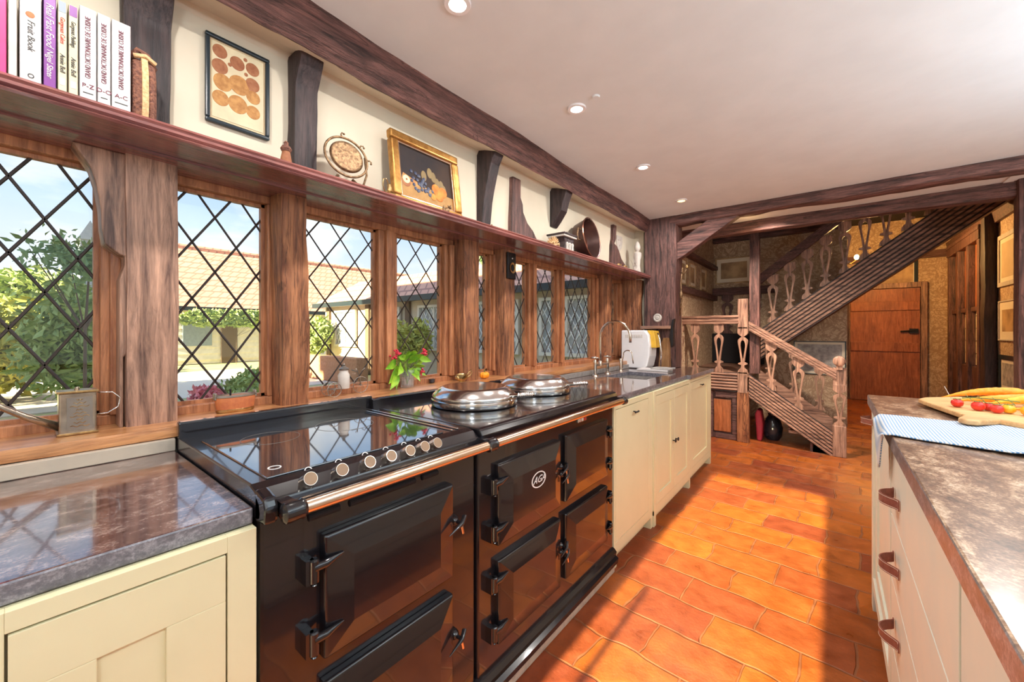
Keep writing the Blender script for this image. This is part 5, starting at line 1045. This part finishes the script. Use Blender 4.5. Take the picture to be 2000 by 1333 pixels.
tag(MB().box(-11.6, -8.6, 5.0, 5.3, 0, .62).obj('garden_wall', 'brick_wall', bevel=.02), 'low orange brick garden wall in front of the wing', 'wall')
rg = random.Random(21)
def shrub(lab, c, rad, n, size, mat, name='shrub', cat='shrub', trunk=True, shell=.35, group=None):
    t = T(name, lab, cat, (c[0], c[1], 0), group); m = MB()
    for k in range(7):
        o_ = (c[0]+rg.uniform(-.45, .45)*rad[0], c[1]+rg.uniform(-.45, .45)*rad[1], c[2]+rg.uniform(-.35, .35)*rad[2]); m.leaves(o_, (rad[0]*.6, rad[1]*.6, rad[2]*.6), n//7, size, shell, rg)
    m.obj('foliage', mat, t, fix=False)
    if trunk:
        q = MB(); q.tube([(c[0], c[1], -.05), (c[0]+.05, c[1], c[2]*.6), (c[0], c[1]+.05, c[2]+rad[2]*.3)], [.022*rad[0], .016*rad[0], .006], 8)
        for k in range(6): q.tube([(c[0], c[1], c[2]*.6), (c[0]+rg.uniform(-.7, .7)*rad[0], c[1]+rg.uniform(-.7, .7)*rad[1], c[2]+rg.uniform(-.2, .6)*rad[2])], [.012*rad[0], .004], 6)
        q.obj('stem', 'bark', t)
    return t
shrub('big rounded yellow-green bush seen through the first window', (-11.0, -.3, .95), (1.7, 1.7, 1.15), 6000, .10, 'foliage_gold')
shrub('tall loose rose bush right of the big rounded bush', (-8.6, .75, 1.15), (.9, .8, 1.05), 5000, .07, 'foliage')
shrub('dark green hedge bush far left behind the lawn', (-17, -3.2, 1.3), (2.2, 2.2, 1.5), 5000, .14, 'foliage')
shrub('distant green tree behind the bushes in the first window', (-27, .2, 2.8), (2.6, 2.4, 2.0), 5000, .20, 'foliage', 'tree', 'tree')
shrub('loose feathery tree branch reaching high in the first window', (-7.0, .55, 2.10), (.9, .62, .50), 650, .05, 'foliage_dark', 'tree', 'tree', shell=.1)
shrub('distant tree left of the barn roof', (-34, -6, 3.2), (3.2, 3.5, 2.6), 4000, .28, 'foliage', 'tree', 'tree')
shrub('small tree rising behind the wing roof', (-9.2, 11.5, 3.7), (1.5, 1.2, 1.1), 1800, .11, 'foliage_dark', 'tree', 'tree', shell=.1)
shrub('leafy climber under the barn eave in the second window', (-17.9, 5.4, 1.75), (.38, 2.2, .38), 4500, .10, 'foliage', 'climber', 'climbing plant')
shrub('green bush against the barn in the third window', (-12.6, 5.7, 1.05), (.8, .7, .85), 4200, .08, 'foliage')
shrub('pale green tall shrub beside the wing windows in the fourth light', (-7.6, 5.7, .95), (.55, .45, .85), 3200, .06, 'foliage_gold')
shrub('low wispy garden plants below the second window', (-6.6, 2.15, .35), (1.0, .55, .42), 2200, .05, 'foliage', trunk=False)
shrub('pink flowering border plant seen low in the second window', (-6.6, 1.62, .30), (.55, .22, .26), 1500, .045, 'pink_petal', 'flower_bed', 'flowers', trunk=False)
shrub('spiky green border plant in the second window', (-5.2, 1.72, .42), (.25, .20, .42), 900, .05, 'foliage')
m = MB()
t = T('cottage', 'grey gabled cottage end far behind the trees in the first window', 'building', (-31, 2.55, 0)); MB().box(-32, -30, 2.2, 2.9, 0, 6.0).obj('wall', 'slate', t); MB().prism([(2.1, 6.0), (2.55, 7.0), (3.0, 6.0)], 'x', -32.1, -29.9).obj('roof', 'slate', t)
t = T('shade_block', 'unseen gabled block added behind the camera to shade the courtyard', 'building', (-7, -7, 0))  # added out of view to hold the sun off the courtyard
MB().box(-10.2, -2.2, -8.5, -4.2, 0, 5.4).obj('wall', 'cream_render', t); MB().prism([(-9.0, 5.4), (-6.3, 7.6), (-3.8, 5.4)], 'x', -10.4, -2.0).obj('roof', 'roof_tiles', t)
